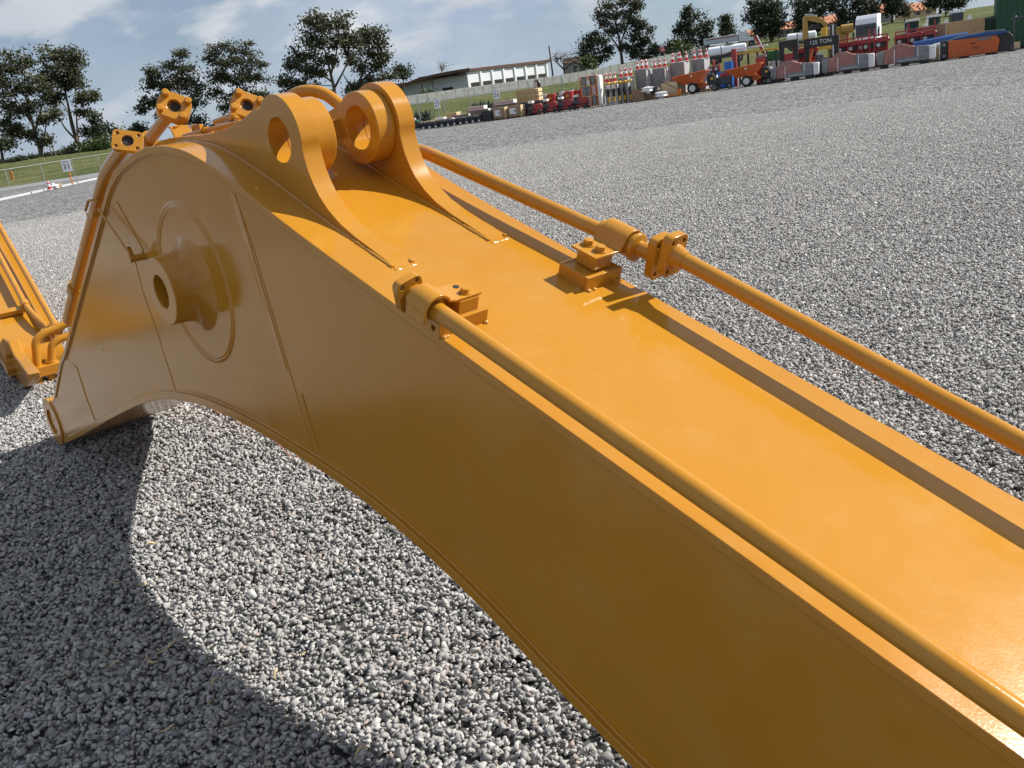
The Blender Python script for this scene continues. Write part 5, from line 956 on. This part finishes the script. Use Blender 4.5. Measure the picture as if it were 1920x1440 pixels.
# --- long building
def building():
    D = 160; A = on_ground(735, D); B = on_ground(1024, D); k = mpp(D); zt = zpx(890, 128, D); L_ = B[0]-A[0]
    b = thing('warehouse', 'long white warehouse with left wall greyed as shade and dark overhanging roof behind the wall', 'building', (A[0], D, 0), math.radians(-2))
    xs = lambda px: (px-735)/(1024-735)*L_
    z0 = 1.2; top = zt-0.9
    xw = xs(885); wx, wy = (L_-xw)*1.12, (L_-xw)*1.05; wl = math.hypot(wx, wy); wa = math.atan2(wy, wx); f_ = 1+wy/D*0.5
    def wg(p, q, r_): return (xw+p*math.cos(wa)-q*math.sin(wa), p*math.sin(wa)+q*math.cos(wa), r_)
    box(b, 'shaded_wall', 'build_grey', 0, xw, 0.0, 14, z0, top, 0); MB().box(0, wl, 0, 12, z0, top+0.45, wg).build('white_wall', 'build_white', b)  # left wall greyer than the wing: its shade is put into the colour
    MB().prism([(-3, top-1.3), (xs(765), top-0.1), (xs(790), top+0.45), (xs(820), top+0.78), (xs(850), top+0.95), (xw+0.6, top+1.02), (xw+0.6, top+0.55), (xs(850), top+0.45), (xs(820), top+0.3), (xs(790), top+0.0), (xs(765), top-0.55), (-3, top-1.7)], -1.6, 15, lambda p, q, w: (p, w, q)).build('roof', 'roof_brown', b)
    MB().box(-0.5, wl+0.5, -0.25, 13, top+0.46, top+0.95, wg).build('roof', 'roof_brown', b)
    box(b, 'eaves_beam', 'roof_brown', 0, xw*0.95, -1.5, -1.3, top-0.1, top+0.15, 0)
    box(b, 'window', 'dark_opening', xs(846)-0.9, xs(846)+0.9, -0.04, -0.005, zpx(846, 173, D), zpx(846, 163, D), 0)
    for j in range(7):
        a0 = wl*(0.03+0.138*j); MB().box(a0, a0+wl*0.10, -0.03, -0.004, zpx(900, 162, D), zpx(900, 153, D), wg).build('window', 'dark_opening', b); MB().box(a0+wl*0.112, a0+wl*0.13, -0.16, -0.003, z0, top+0.4, wg).build('pilaster', 'build_white', b)
    for px in (752, 800, 820): box(b, 'truss', 'roof_brown', xs(px), xs(px)+0.15, -1.55, -1.3, z0, top+0.3, 0)
    box(b, 'door', 'dark_opening', xs(752)-0.5, xs(752)+1.4, -0.05, -0.005, z0, z0+1.8, 0)
building()
def house(px, D, wpx, ytop, yeave, label, wall_m, roof_m='terracotta'):
    P = on_ground(px, D, terrain_z); k = mpp(D); w = wpx*k/2; ze = zpx(px, yeave, D)-P[2]; zr = zpx(px, ytop, D)-P[2]; ze = max(ze, 1.5); zr = max(zr, ze+0.8)
    t = thing('house', label, 'house', P, YAW); box(t, 'wall', wall_m, -w*0.92, w*0.92, 0, 6, -0.5, ze, 0)
    MB().prism([(-0.5, ze), (6.5, ze), (3.0, zr)], -w, w, lambda p, q, x: (x, p, q)).build('roof', roof_m, t)
    for j in range(3): box(t, 'window', 'glass', -w*0.7+w*0.55*j, -w*0.7+w*0.55*j+w*0.25, -0.05, -0.005, ze*0.45, ze*0.8, 0)
house(1478, 185, 44, 40, 54, 'cream house with terracotta roof right of the round tree', 'house_grey'); house(1418, 190, 34, 54, 66, 'small terracotta roof left of the round tree', 'house_cream'); house(1553, 190, 60, 28, 44, 'terracotta-roofed house behind the yellow excavator arm', 'house_cream'); house(1650, 185, 46, 8, 26, 'grey house with terracotta roof right of the white truck', 'house_grey'); house(1722, 190, 66, 4, 22, 'wide cream house with terracotta roof above the skid steers', 'house_cream'); house(1243, 170, 40, 92, 102, 'low white house with red roof between the tree groups', 'build_white', 'red'); house(1080, 190, 46, 106, 116, 'grey house behind the bare tree', 'house_grey', 'roof_brown')

# --- trees
def tree(label, D, trunks, lobes, mat='leaf_eucalypt', name='eucalyptus_tree', leaf=0.23, dens=1.0, r0=0.32, cat='tree', group='trees around the yard', bare=False):
    k = mpp(D); B = at_depth(trunks[0][0][0], trunks[0][0][1], D); zb = terrain_z(B[0], D) if D > edge_y(B[0]) else 0.0
    t = thing(name, label, cat, (B[0], D, zb), 0, group); o = np.array([B[0], D, zb])
    def W_(px, py, dy=0): return at_depth(px, py, D)-o+np.array([0, dy, 0])
    mb = MB(); joints = []
    for bi, tr in enumerate(trunks):
        P = [W_(*p) for p in tr]
        if bi == 0: P[0] = np.array([0, 0, -0.3])
        dy = 0.0 if bi == 0 else random.uniform(-2.5, 2.5); P = [p+np.array([0, dy*i/(len(P)-1), 0]) for i, p in enumerate(P)]
        Q = catmull(P, 5); ra = r0*(1.0 if bi == 0 else 0.55); mb.tube(Q, [ra*(1-0.78*i/(len(Q)-1)) for i in range(len(Q))], 8); joints += Q[2:]
    V_, F_, T_ = [], [], []; nv = 0; subs = []
    for (px, py, rx, ry) in lobes:
        c = W_(px, py); rx_, ry_ = rx*k, ry*k; ns = max(6, int(rx_*ry_*(3.4 if not bare else 0.9))); lt = random.uniform(-0.12, 0.12)
        c = c+np.array([0, random.uniform(-0.5, 0.5)*rx_*0.8, 0])
        for _ in range(ns):
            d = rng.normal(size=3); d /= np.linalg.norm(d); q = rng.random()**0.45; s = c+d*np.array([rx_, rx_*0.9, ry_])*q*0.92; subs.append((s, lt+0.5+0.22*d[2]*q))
    J = np.array(joints)
    for s, tone in subs:                          # a twig from the nearest limb into every leaf clump
        if rng.random() < (0.22 if not bare else 0.6):
            dd = np.linalg.norm(J-s, axis=1)+np.where(J[:, 2] > s[2], 2.0, 0.0); j = J[int(np.argmin(dd))]; m_ = (j+s)/2+rng.normal(size=3)*0.15; mb.tube([j, m_, s], [0.075, 0.05, 0.02], 5, caps=False)
        if bare:
            for _ in range(7):
                e = s+rng.normal(size=3)*np.array([0.9, 0.9, 0.8]); mb.tube([s, (s+e)/2+rng.normal(size=3)*0.1, e], [0.035, 0.025, 0.012], 4, caps=False)
            continue
        n = int(66*dens); cr_ = random.uniform(0.36, 0.72); C_ = s+rng.normal(size=(n, 3))*np.array([cr_, cr_, cr_*0.62])
        a = rng.normal(size=(n, 3)); a /= np.linalg.norm(a, axis=1)[:, None]; b = np.cross(a, rng.normal(size=(n, 3))); b /= np.linalg.norm(b, axis=1)[:, None]
        L_ = leaf*rng.uniform(0.6, 1.3, size=(n, 1)); a *= L_; b *= L_*0.55
        V_.append(np.stack([C_-a, C_-b*0.9, C_+a, C_+b*0.9], 1).reshape(-1, 3)); F_.append((np.arange(4*n)+nv).reshape(n, 4)); nv += 4*n
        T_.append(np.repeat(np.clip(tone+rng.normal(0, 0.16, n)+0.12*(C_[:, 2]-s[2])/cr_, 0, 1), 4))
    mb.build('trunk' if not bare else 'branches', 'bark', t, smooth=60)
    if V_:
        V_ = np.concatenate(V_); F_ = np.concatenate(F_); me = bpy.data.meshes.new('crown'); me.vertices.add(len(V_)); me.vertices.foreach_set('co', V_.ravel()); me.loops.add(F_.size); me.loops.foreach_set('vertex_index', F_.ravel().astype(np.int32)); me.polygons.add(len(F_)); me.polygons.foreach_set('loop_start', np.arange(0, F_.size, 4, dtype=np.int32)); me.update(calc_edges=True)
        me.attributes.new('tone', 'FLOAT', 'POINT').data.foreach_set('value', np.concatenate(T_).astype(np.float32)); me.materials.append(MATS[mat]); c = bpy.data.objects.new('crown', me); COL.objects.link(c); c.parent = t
    return t
tree('tall eucalyptus cut by the left edge of the photo, dark clumped crown', 125, [[(80, 303), (73, 272), (62, 235), (50, 190), (45, 140)], [(73, 272), (50, 256), (20, 247)], [(78, 285), (84, 255), (90, 215)], [(62, 235), (40, 190), (15, 150)], [(66, 245), (75, 200), (82, 160)]], [(35, 118, 34, 24), (10, 125, 22, 24), (15, 165, 28, 24), (50, 160, 36, 26), (8, 205, 12, 20), (34, 205, 22, 20), (62, 198, 20, 18), (85, 165, 14, 20), (78, 222, 22, 13), (12, 235, 10, 10), (28, 238, 15, 9), (20, 254, 13, 6), (55, 252, 12, 6), (85, 262, 12, 6), (100, 215, 12, 10)])
tree('tall eucalyptus with heavy round top right of the leftmost one', 130, [[(150, 290), (143, 262), (134, 225), (124, 180), (115, 130)], [(145, 270), (130, 240), (116, 205), (95, 190)], [(148, 280), (140, 235), (133, 190), (128, 150)], [(143, 262), (120, 240), (105, 215)]], [(92, 105, 22, 18), (118, 98, 28, 16), (138, 112, 18, 20), (112, 130, 40, 22), (142, 140, 14, 18), (118, 158, 34, 18), (92, 145, 16, 20), (140, 160, 12, 12), (160, 186, 22, 16), (172, 178, 14, 9), (158, 208, 12, 14), (95, 190, 14, 8), (110, 178, 14, 8)])
tree('small dark cypress-like tree behind the yellow pipe flange', 128, [[(186, 292), (183, 260), (178, 225)]], [(178, 222, 9, 10), (186, 240, 18, 12), (165, 247, 12, 6), (190, 262, 24, 14), (210, 252, 16, 14), (205, 272, 18, 12), (172, 272, 14, 10)], 'leaf_dark', 'evergreen_tree')
tree('low round bush beneath the eucalyptus near zone sign 31', 118, [[(152, 300), (150, 285)]], [(140, 284, 14, 8), (158, 286, 14, 8), (150, 278, 12, 7)], 'leaf_dark', 'bush', cat='bush', group='bushes along the fence')
tree('young trees with fresh leaves right of zone sign 31', 108, [[(180, 312), (177, 285), (176, 272)], [(200, 305), (194, 280), (190, 268)]], [(180, 274, 10, 10), (192, 266, 10, 8), (172, 282, 6, 6)], 'leaf_fresh', 'young_tree', r0=0.1)
tree('bare-stemmed small tree cut by the left edge', 112, [[(8, 322), (4, 292), (0, 268)]], [(2, 266, 14, 8), (10, 272, 8, 5)], 'leaf_dark', 'young_tree', r0=0.28)
tree('broad eucalyptus left of the bolted pipe flange', 150, [[(348, 268), (345, 225), (338, 185), (330, 145)], [(345, 225), (322, 195), (300, 165)], [(346, 235), (362, 205), (372, 175)]], [(336, 104, 12, 9), (320, 124, 16, 12), (350, 128, 18, 14), (300, 138, 22, 16), (286, 160, 20, 20), (318, 158, 26, 20), (350, 160, 26, 22), (278, 190, 18, 12), (305, 188, 22, 16), (338, 192, 22, 18), (372, 158, 14, 18), (368, 195, 16, 20), (268, 205, 8, 8), (300, 212, 12, 8), (372, 225, 14, 14), (345, 222, 16, 10)])
tree('tall eucalyptus behind the right bolted pipe flange', 152, [[(452, 262), (450, 225), (447, 185), (440, 135)], [(450, 225), (425, 190), (402, 150)], [(449, 210), (468, 175), (482, 130)]], [(402, 92, 20, 11), (430, 90, 18, 10), (458, 92, 22, 12), (394, 115, 18, 14), (424, 116, 22, 16), (456, 118, 24, 16), (484, 112, 16, 16), (398, 145, 20, 16), (430, 148, 26, 18), (464, 146, 24, 18), (492, 145, 14, 18), (412, 178, 24, 14), (446, 178, 24, 14), (478, 175, 20, 14), (425, 203, 22, 12), (460, 202, 22, 12), (492, 182, 10, 10), (432, 225, 16, 9)])
for i, (px, py, rx, ry, lab) in enumerate(((262, 240, 16, 14, 'small round tree just left of the bolted flange stem'), (228, 255, 14, 12, 'low tree behind the four-hole pipe flange'), (500, 212, 10, 26, 'small leafy tree between the two big eucalyptus groups'), (395, 240, 22, 12, 'low tree behind the small tubing on the hump'))): tree(lab, 150, [[(px, py+34), (px, py+5)]], [(px, py, rx*0.8, ry*0.6), (px-rx*0.4, py+ry*0.5, rx*0.6, ry*0.5), (px+rx*0.4, py+ry*0.5, rx*0.6, ry*0.5)], 'leaf_dark', 'young_tree', r0=0.18)
tree('largest eucalyptus, wide dark crown above the cylinder lugs', 128, [[(632, 215), (627, 170), (618, 130), (606, 85)], [(627, 165), (648, 130), (664, 95)], [(625, 155), (596, 135), (572, 118)], [(620, 140), (632, 105), (640, 60)]], [(598, 33, 26, 11), (636, 38, 22, 14), (578, 48, 20, 13), (610, 56, 28, 16), (648, 60, 22, 18), (576, 74, 24, 14), (606, 82, 26, 16), (638, 86, 26, 16), (664, 78, 14, 18), (560, 100, 20, 14), (590, 106, 24, 14), (622, 112, 24, 14), (652, 108, 18, 16), (548, 122, 16, 14), (572, 130, 18, 14), (540, 150, 16, 12), (562, 158, 18, 12), (598, 134, 16, 10), (590, 168, 16, 9), (548, 172, 12, 8)], dens=1.1)
tree('sparser eucalyptus on the right flank of the largest crown', 134, [[(662, 212), (668, 175), (680, 135), (692, 95)], [(668, 175), (655, 155), (648, 140)], [(674, 155), (700, 130), (714, 110)]], [(690, 58, 16, 9), (706, 66, 14, 10), (684, 78, 18, 12), (710, 86, 16, 12), (690, 102, 22, 14), (716, 108, 14, 12), (680, 126, 18, 12), (708, 130, 20, 12), (724, 144, 18, 8), (698, 148, 20, 10), (676, 160, 14, 10), (660, 172, 10, 12)])
tree('thin leafy sapling at the left corner of the warehouse', 145, [[(757, 158), (754, 140), (753, 128)]], [(752, 130, 7, 6), (758, 138, 7, 7)], 'leaf_dark', 'young_tree', r0=0.1)
tree('pale bare shrub showing above the warehouse roof', 185, [[(828, 150), (828, 134)]], [(828, 126, 9, 7)], 'twig', 'bare_tree', r0=0.12, bare=True)
tree('bare spreading tree right of the leaning pole', 165, [[(1060, 142), (1058, 128), (1056, 116)], [(1059, 130), (1072, 118), (1084, 110)], [(1059, 132), (1047, 120), (1040, 114)]], [(1044, 112, 12, 12), (1058, 106, 14, 12), (1074, 108, 14, 12), (1086, 114, 9, 8)], 'twig', 'bare_tree', bare=True)
tree('dark leaning tree with lit branch on the wall below the warehouse', 136, [[(790, 204), (794, 194), (799, 182)]], [(798, 182, 6, 6), (793, 190, 6, 5)], 'leaf_fresh', 'young_tree', r0=0.08)
tree('dense dark tree right of the bare tree', 158, [[(1116, 140), (1114, 110), (1110, 80)]], [(1110, 68, 14, 12), (1102, 84, 14, 12), (1122, 84, 16, 14), (1100, 102, 14, 12), (1126, 104, 18, 14), (1140, 96, 10, 14), (1110, 118, 18, 8)], 'leaf_dark', 'dense_tree', dens=1.3)
tree('pale green bush at the foot of the dense dark tree', 150, [[(1101, 132), (1101, 118)]], [(1100, 114, 8, 9), (1106, 121, 8, 6)], 'leaf_fresh', 'bush', cat='bush', group='bushes along the fence', r0=0.1)
tree('tall airy eucalyptus with open crown at the top edge', 160, [[(1168, 130), (1164, 95), (1158, 60), (1150, 25)], [(1164, 95), (1145, 68), (1132, 55)], [(1162, 85), (1176, 50), (1186, 20)]], [(1140, 8, 20, 10), (1168, 6, 22, 10), (1188, 14, 12, 12), (1132, 26, 16, 10), (1160, 28, 22, 12), (1182, 34, 14, 12), (1136, 44, 16, 10), (1162, 50, 18, 10), (1150, 62, 12, 8), (1190, 6, 10, 8)])
tree('dark bushy tree right of the airy eucalyptus', 160, [[(1205, 128), (1203, 95), (1200, 65)]], [(1190, 44, 10, 10), (1206, 52, 16, 16), (1192, 70, 14, 14), (1214, 74, 14, 16), (1200, 92, 20, 12), (1222, 94, 12, 10), (1176, 92, 14, 12), (1200, 108, 20, 8)], 'leaf_dark', 'dense_tree', dens=1.3)
tree('two-humped dark tree left of the semi-trailer', 160, [[(1292, 108), (1292, 70), (1290, 40)]], [(1288, 22, 10, 10), (1296, 38, 18, 14), (1318, 44, 14, 14), (1272, 56, 12, 12), (1300, 60, 24, 14), (1324, 62, 12, 14), (1268, 74, 14, 12), (1294, 80, 24, 12), (1320, 80, 14, 10), (1256, 88, 10, 8), (1276, 96, 20, 8)], 'leaf_dark', 'dense_tree', dens=1.3)
tree('fresh green bush below the two-humped tree', 152, [[(1276, 112), (1276, 95)]], [(1270, 90, 12, 10), (1286, 92, 10, 9), (1276, 100, 16, 7)], 'leaf_fresh', 'bush', cat='bush', group='bushes along the fence', r0=0.12)
tree('small pointed conifer above the semi-trailer', 180, [[(1363, 78), (1362, 55), (1361, 34)]], [(1361, 34, 3, 5), (1362, 44, 7, 6), (1362, 54, 11, 6), (1364, 62, 14, 5)], 'leaf_dark', 'conifer_tree', dens=1.3)
tree('round dense dark tree between the two terracotta roofs', 150, [[(1446, 92), (1445, 65), (1438, 35)]], [(1420, 8, 18, 10), (1444, 8, 18, 10), (1408, 24, 14, 14), (1432, 24, 20, 14), (1458, 24, 14, 14), (1410, 42, 14, 12), (1436, 44, 24, 14), (1460, 44, 12, 14), (1424, 58, 16, 8), (1450, 60, 16, 8)], 'leaf_dark', 'dense_tree', dens=1.6)
tree('dark tree behind the yellow excavator arm', 150, [[(1530, 76), (1528, 45), (1525, 15)]], [(1506, 8, 14, 14), (1530, 2, 20, 12), (1556, 6, 16, 14), (1498, 36, 8, 8), (1520, 28, 20, 16), (1548, 26, 18, 14), (1506, 50, 12, 10), (1532, 50, 18, 10)], 'leaf_dark', 'dense_tree', dens=1.5)
tree('large black-green tree behind the white truck cab', 148, [[(1600, 70), (1600, 40), (1598, 5)]], [(1584, 0, 18, 16), (1610, 0, 20, 14), (1640, -2, 18, 14), (1584, 26, 16, 14), (1608, 28, 18, 16), (1576, 46, 12, 12), (1600, 52, 18, 10), (1634, 20, 14, 12), (1622, 44, 8, 8)], 'leaf_dark', 'dense_tree', dens=1.6)
tree('dark tree with visible trunk above the red racks', 148, [[(1672, 60), (1673, 35), (1675, 5)]], [(1668, -4, 16, 12), (1690, 0, 18, 14), (1674, 16, 14, 10), (1694, 20, 12, 10)], 'leaf_dark', 'dense_tree', dens=1.6)
tree('dark tree with two trunks above the skid steers', 145, [[(1762, 50), (1762, 25), (1765, -5)], [(1776, 48), (1778, 25), (1782, 0)]], [(1745, -6, 18, 12), (1770, -4, 22, 14), (1800, -6, 20, 12), (1752, 8, 14, 8), (1786, 10, 16, 8)], 'leaf_dark', 'dense_tree', dens=1.6)
for i, (px, D) in enumerate(((15, 230), (38, 225), (62, 235), (88, 228), (118, 232), (240, 220), (520, 210))):
    y = 304-0.1405*px+1; tree(('small far bush on the left horizon, first from the frame edge', 'small far bush on the left horizon, second from the frame edge', 'small far bush on the left horizon, third from the frame edge', 'small far bush on the left horizon beside the utility poles', 'small far bush on the left horizon right of the utility poles', 'far bush behind the left flange pipe', 'far bush behind the near cylinder lug')[i], D, [[(px, y+8), (px, y+1)]], [(px-5, y, 9, 3), (px+6, y-1, 10, 4)], 'leaf_dark', 'bush', cat='bush', group='bushes along the horizon', r0=0.1, leaf=0.3)
# --- agaves at the foot of the bank
def agave(px, D, r, label):
    P = on_ground(px, D); P[2] = max(terrain_z(P[0], P[1]), 0)
    mb = MB()
    for j in range(26):
        a = 2.399*j; e = 0.25+1.1*(j/26); d = np.array([math.cos(a)*math.cos(e), math.sin(a)*math.cos(e), math.sin(e)]); s = np.array([-math.sin(a), math.cos(a), 0])*0.09*r; m_ = d*r*0.5; mb.add([s*0.6, -s*0.6, m_-s+np.array([0, 0, 0.05]), d*r, m_+s+np.array([0, 0, 0.05])], [(0, 1, 2, 3, 4)])
    o = mb.build('agave_plant', 'agave_plain', fix=False); so = o.modifiers.new('thickness', 'SOLIDIFY'); so.thickness = 0.03; o.location = tuple(P); tag(o, label, 'agave', 'agaves at the foot of the bank')
plain('agave_plain', (0.045, 0.065, 0.04), 0.6, var=0.3)
for px, lab in ((782, 'leftmost dark spiky agave, against the far lug'), (800, 'dark spiky agave second from the far lug'), (902, 'dark spiky agave midway between the two zone signs'), (917, 'dark spiky agave touching the hedge below zone sign 26'), (1080, 'dark spiky agave behind the tall rack')): agave(px, edge_y(on_ground(px, 104)[0])+1.5, 1.6, lab)
for px, w_, lab in ((910, 26, 'low dark hedge under the agaves by zone sign 26'), (955, 30, 'low dark hedge right of zone sign 26'), (1045, 30, 'low dark hedge behind the red mowers')):
    D = edge_y(on_ground(px, 104)[0])+2.5; y = proj(on_ground(px, D, terrain_z))[1]; tree(lab, D, [[(px, y), (px, y-3)]], [(px-w_*0.4, y-3, w_*0.4, 4), (px, y-3.5, w_*0.4, 4), (px+w_*0.4, y-4.5, w_*0.4, 4)], 'leaf_dark', 'hedge', cat='hedge', group='low hedges', r0=0.08)
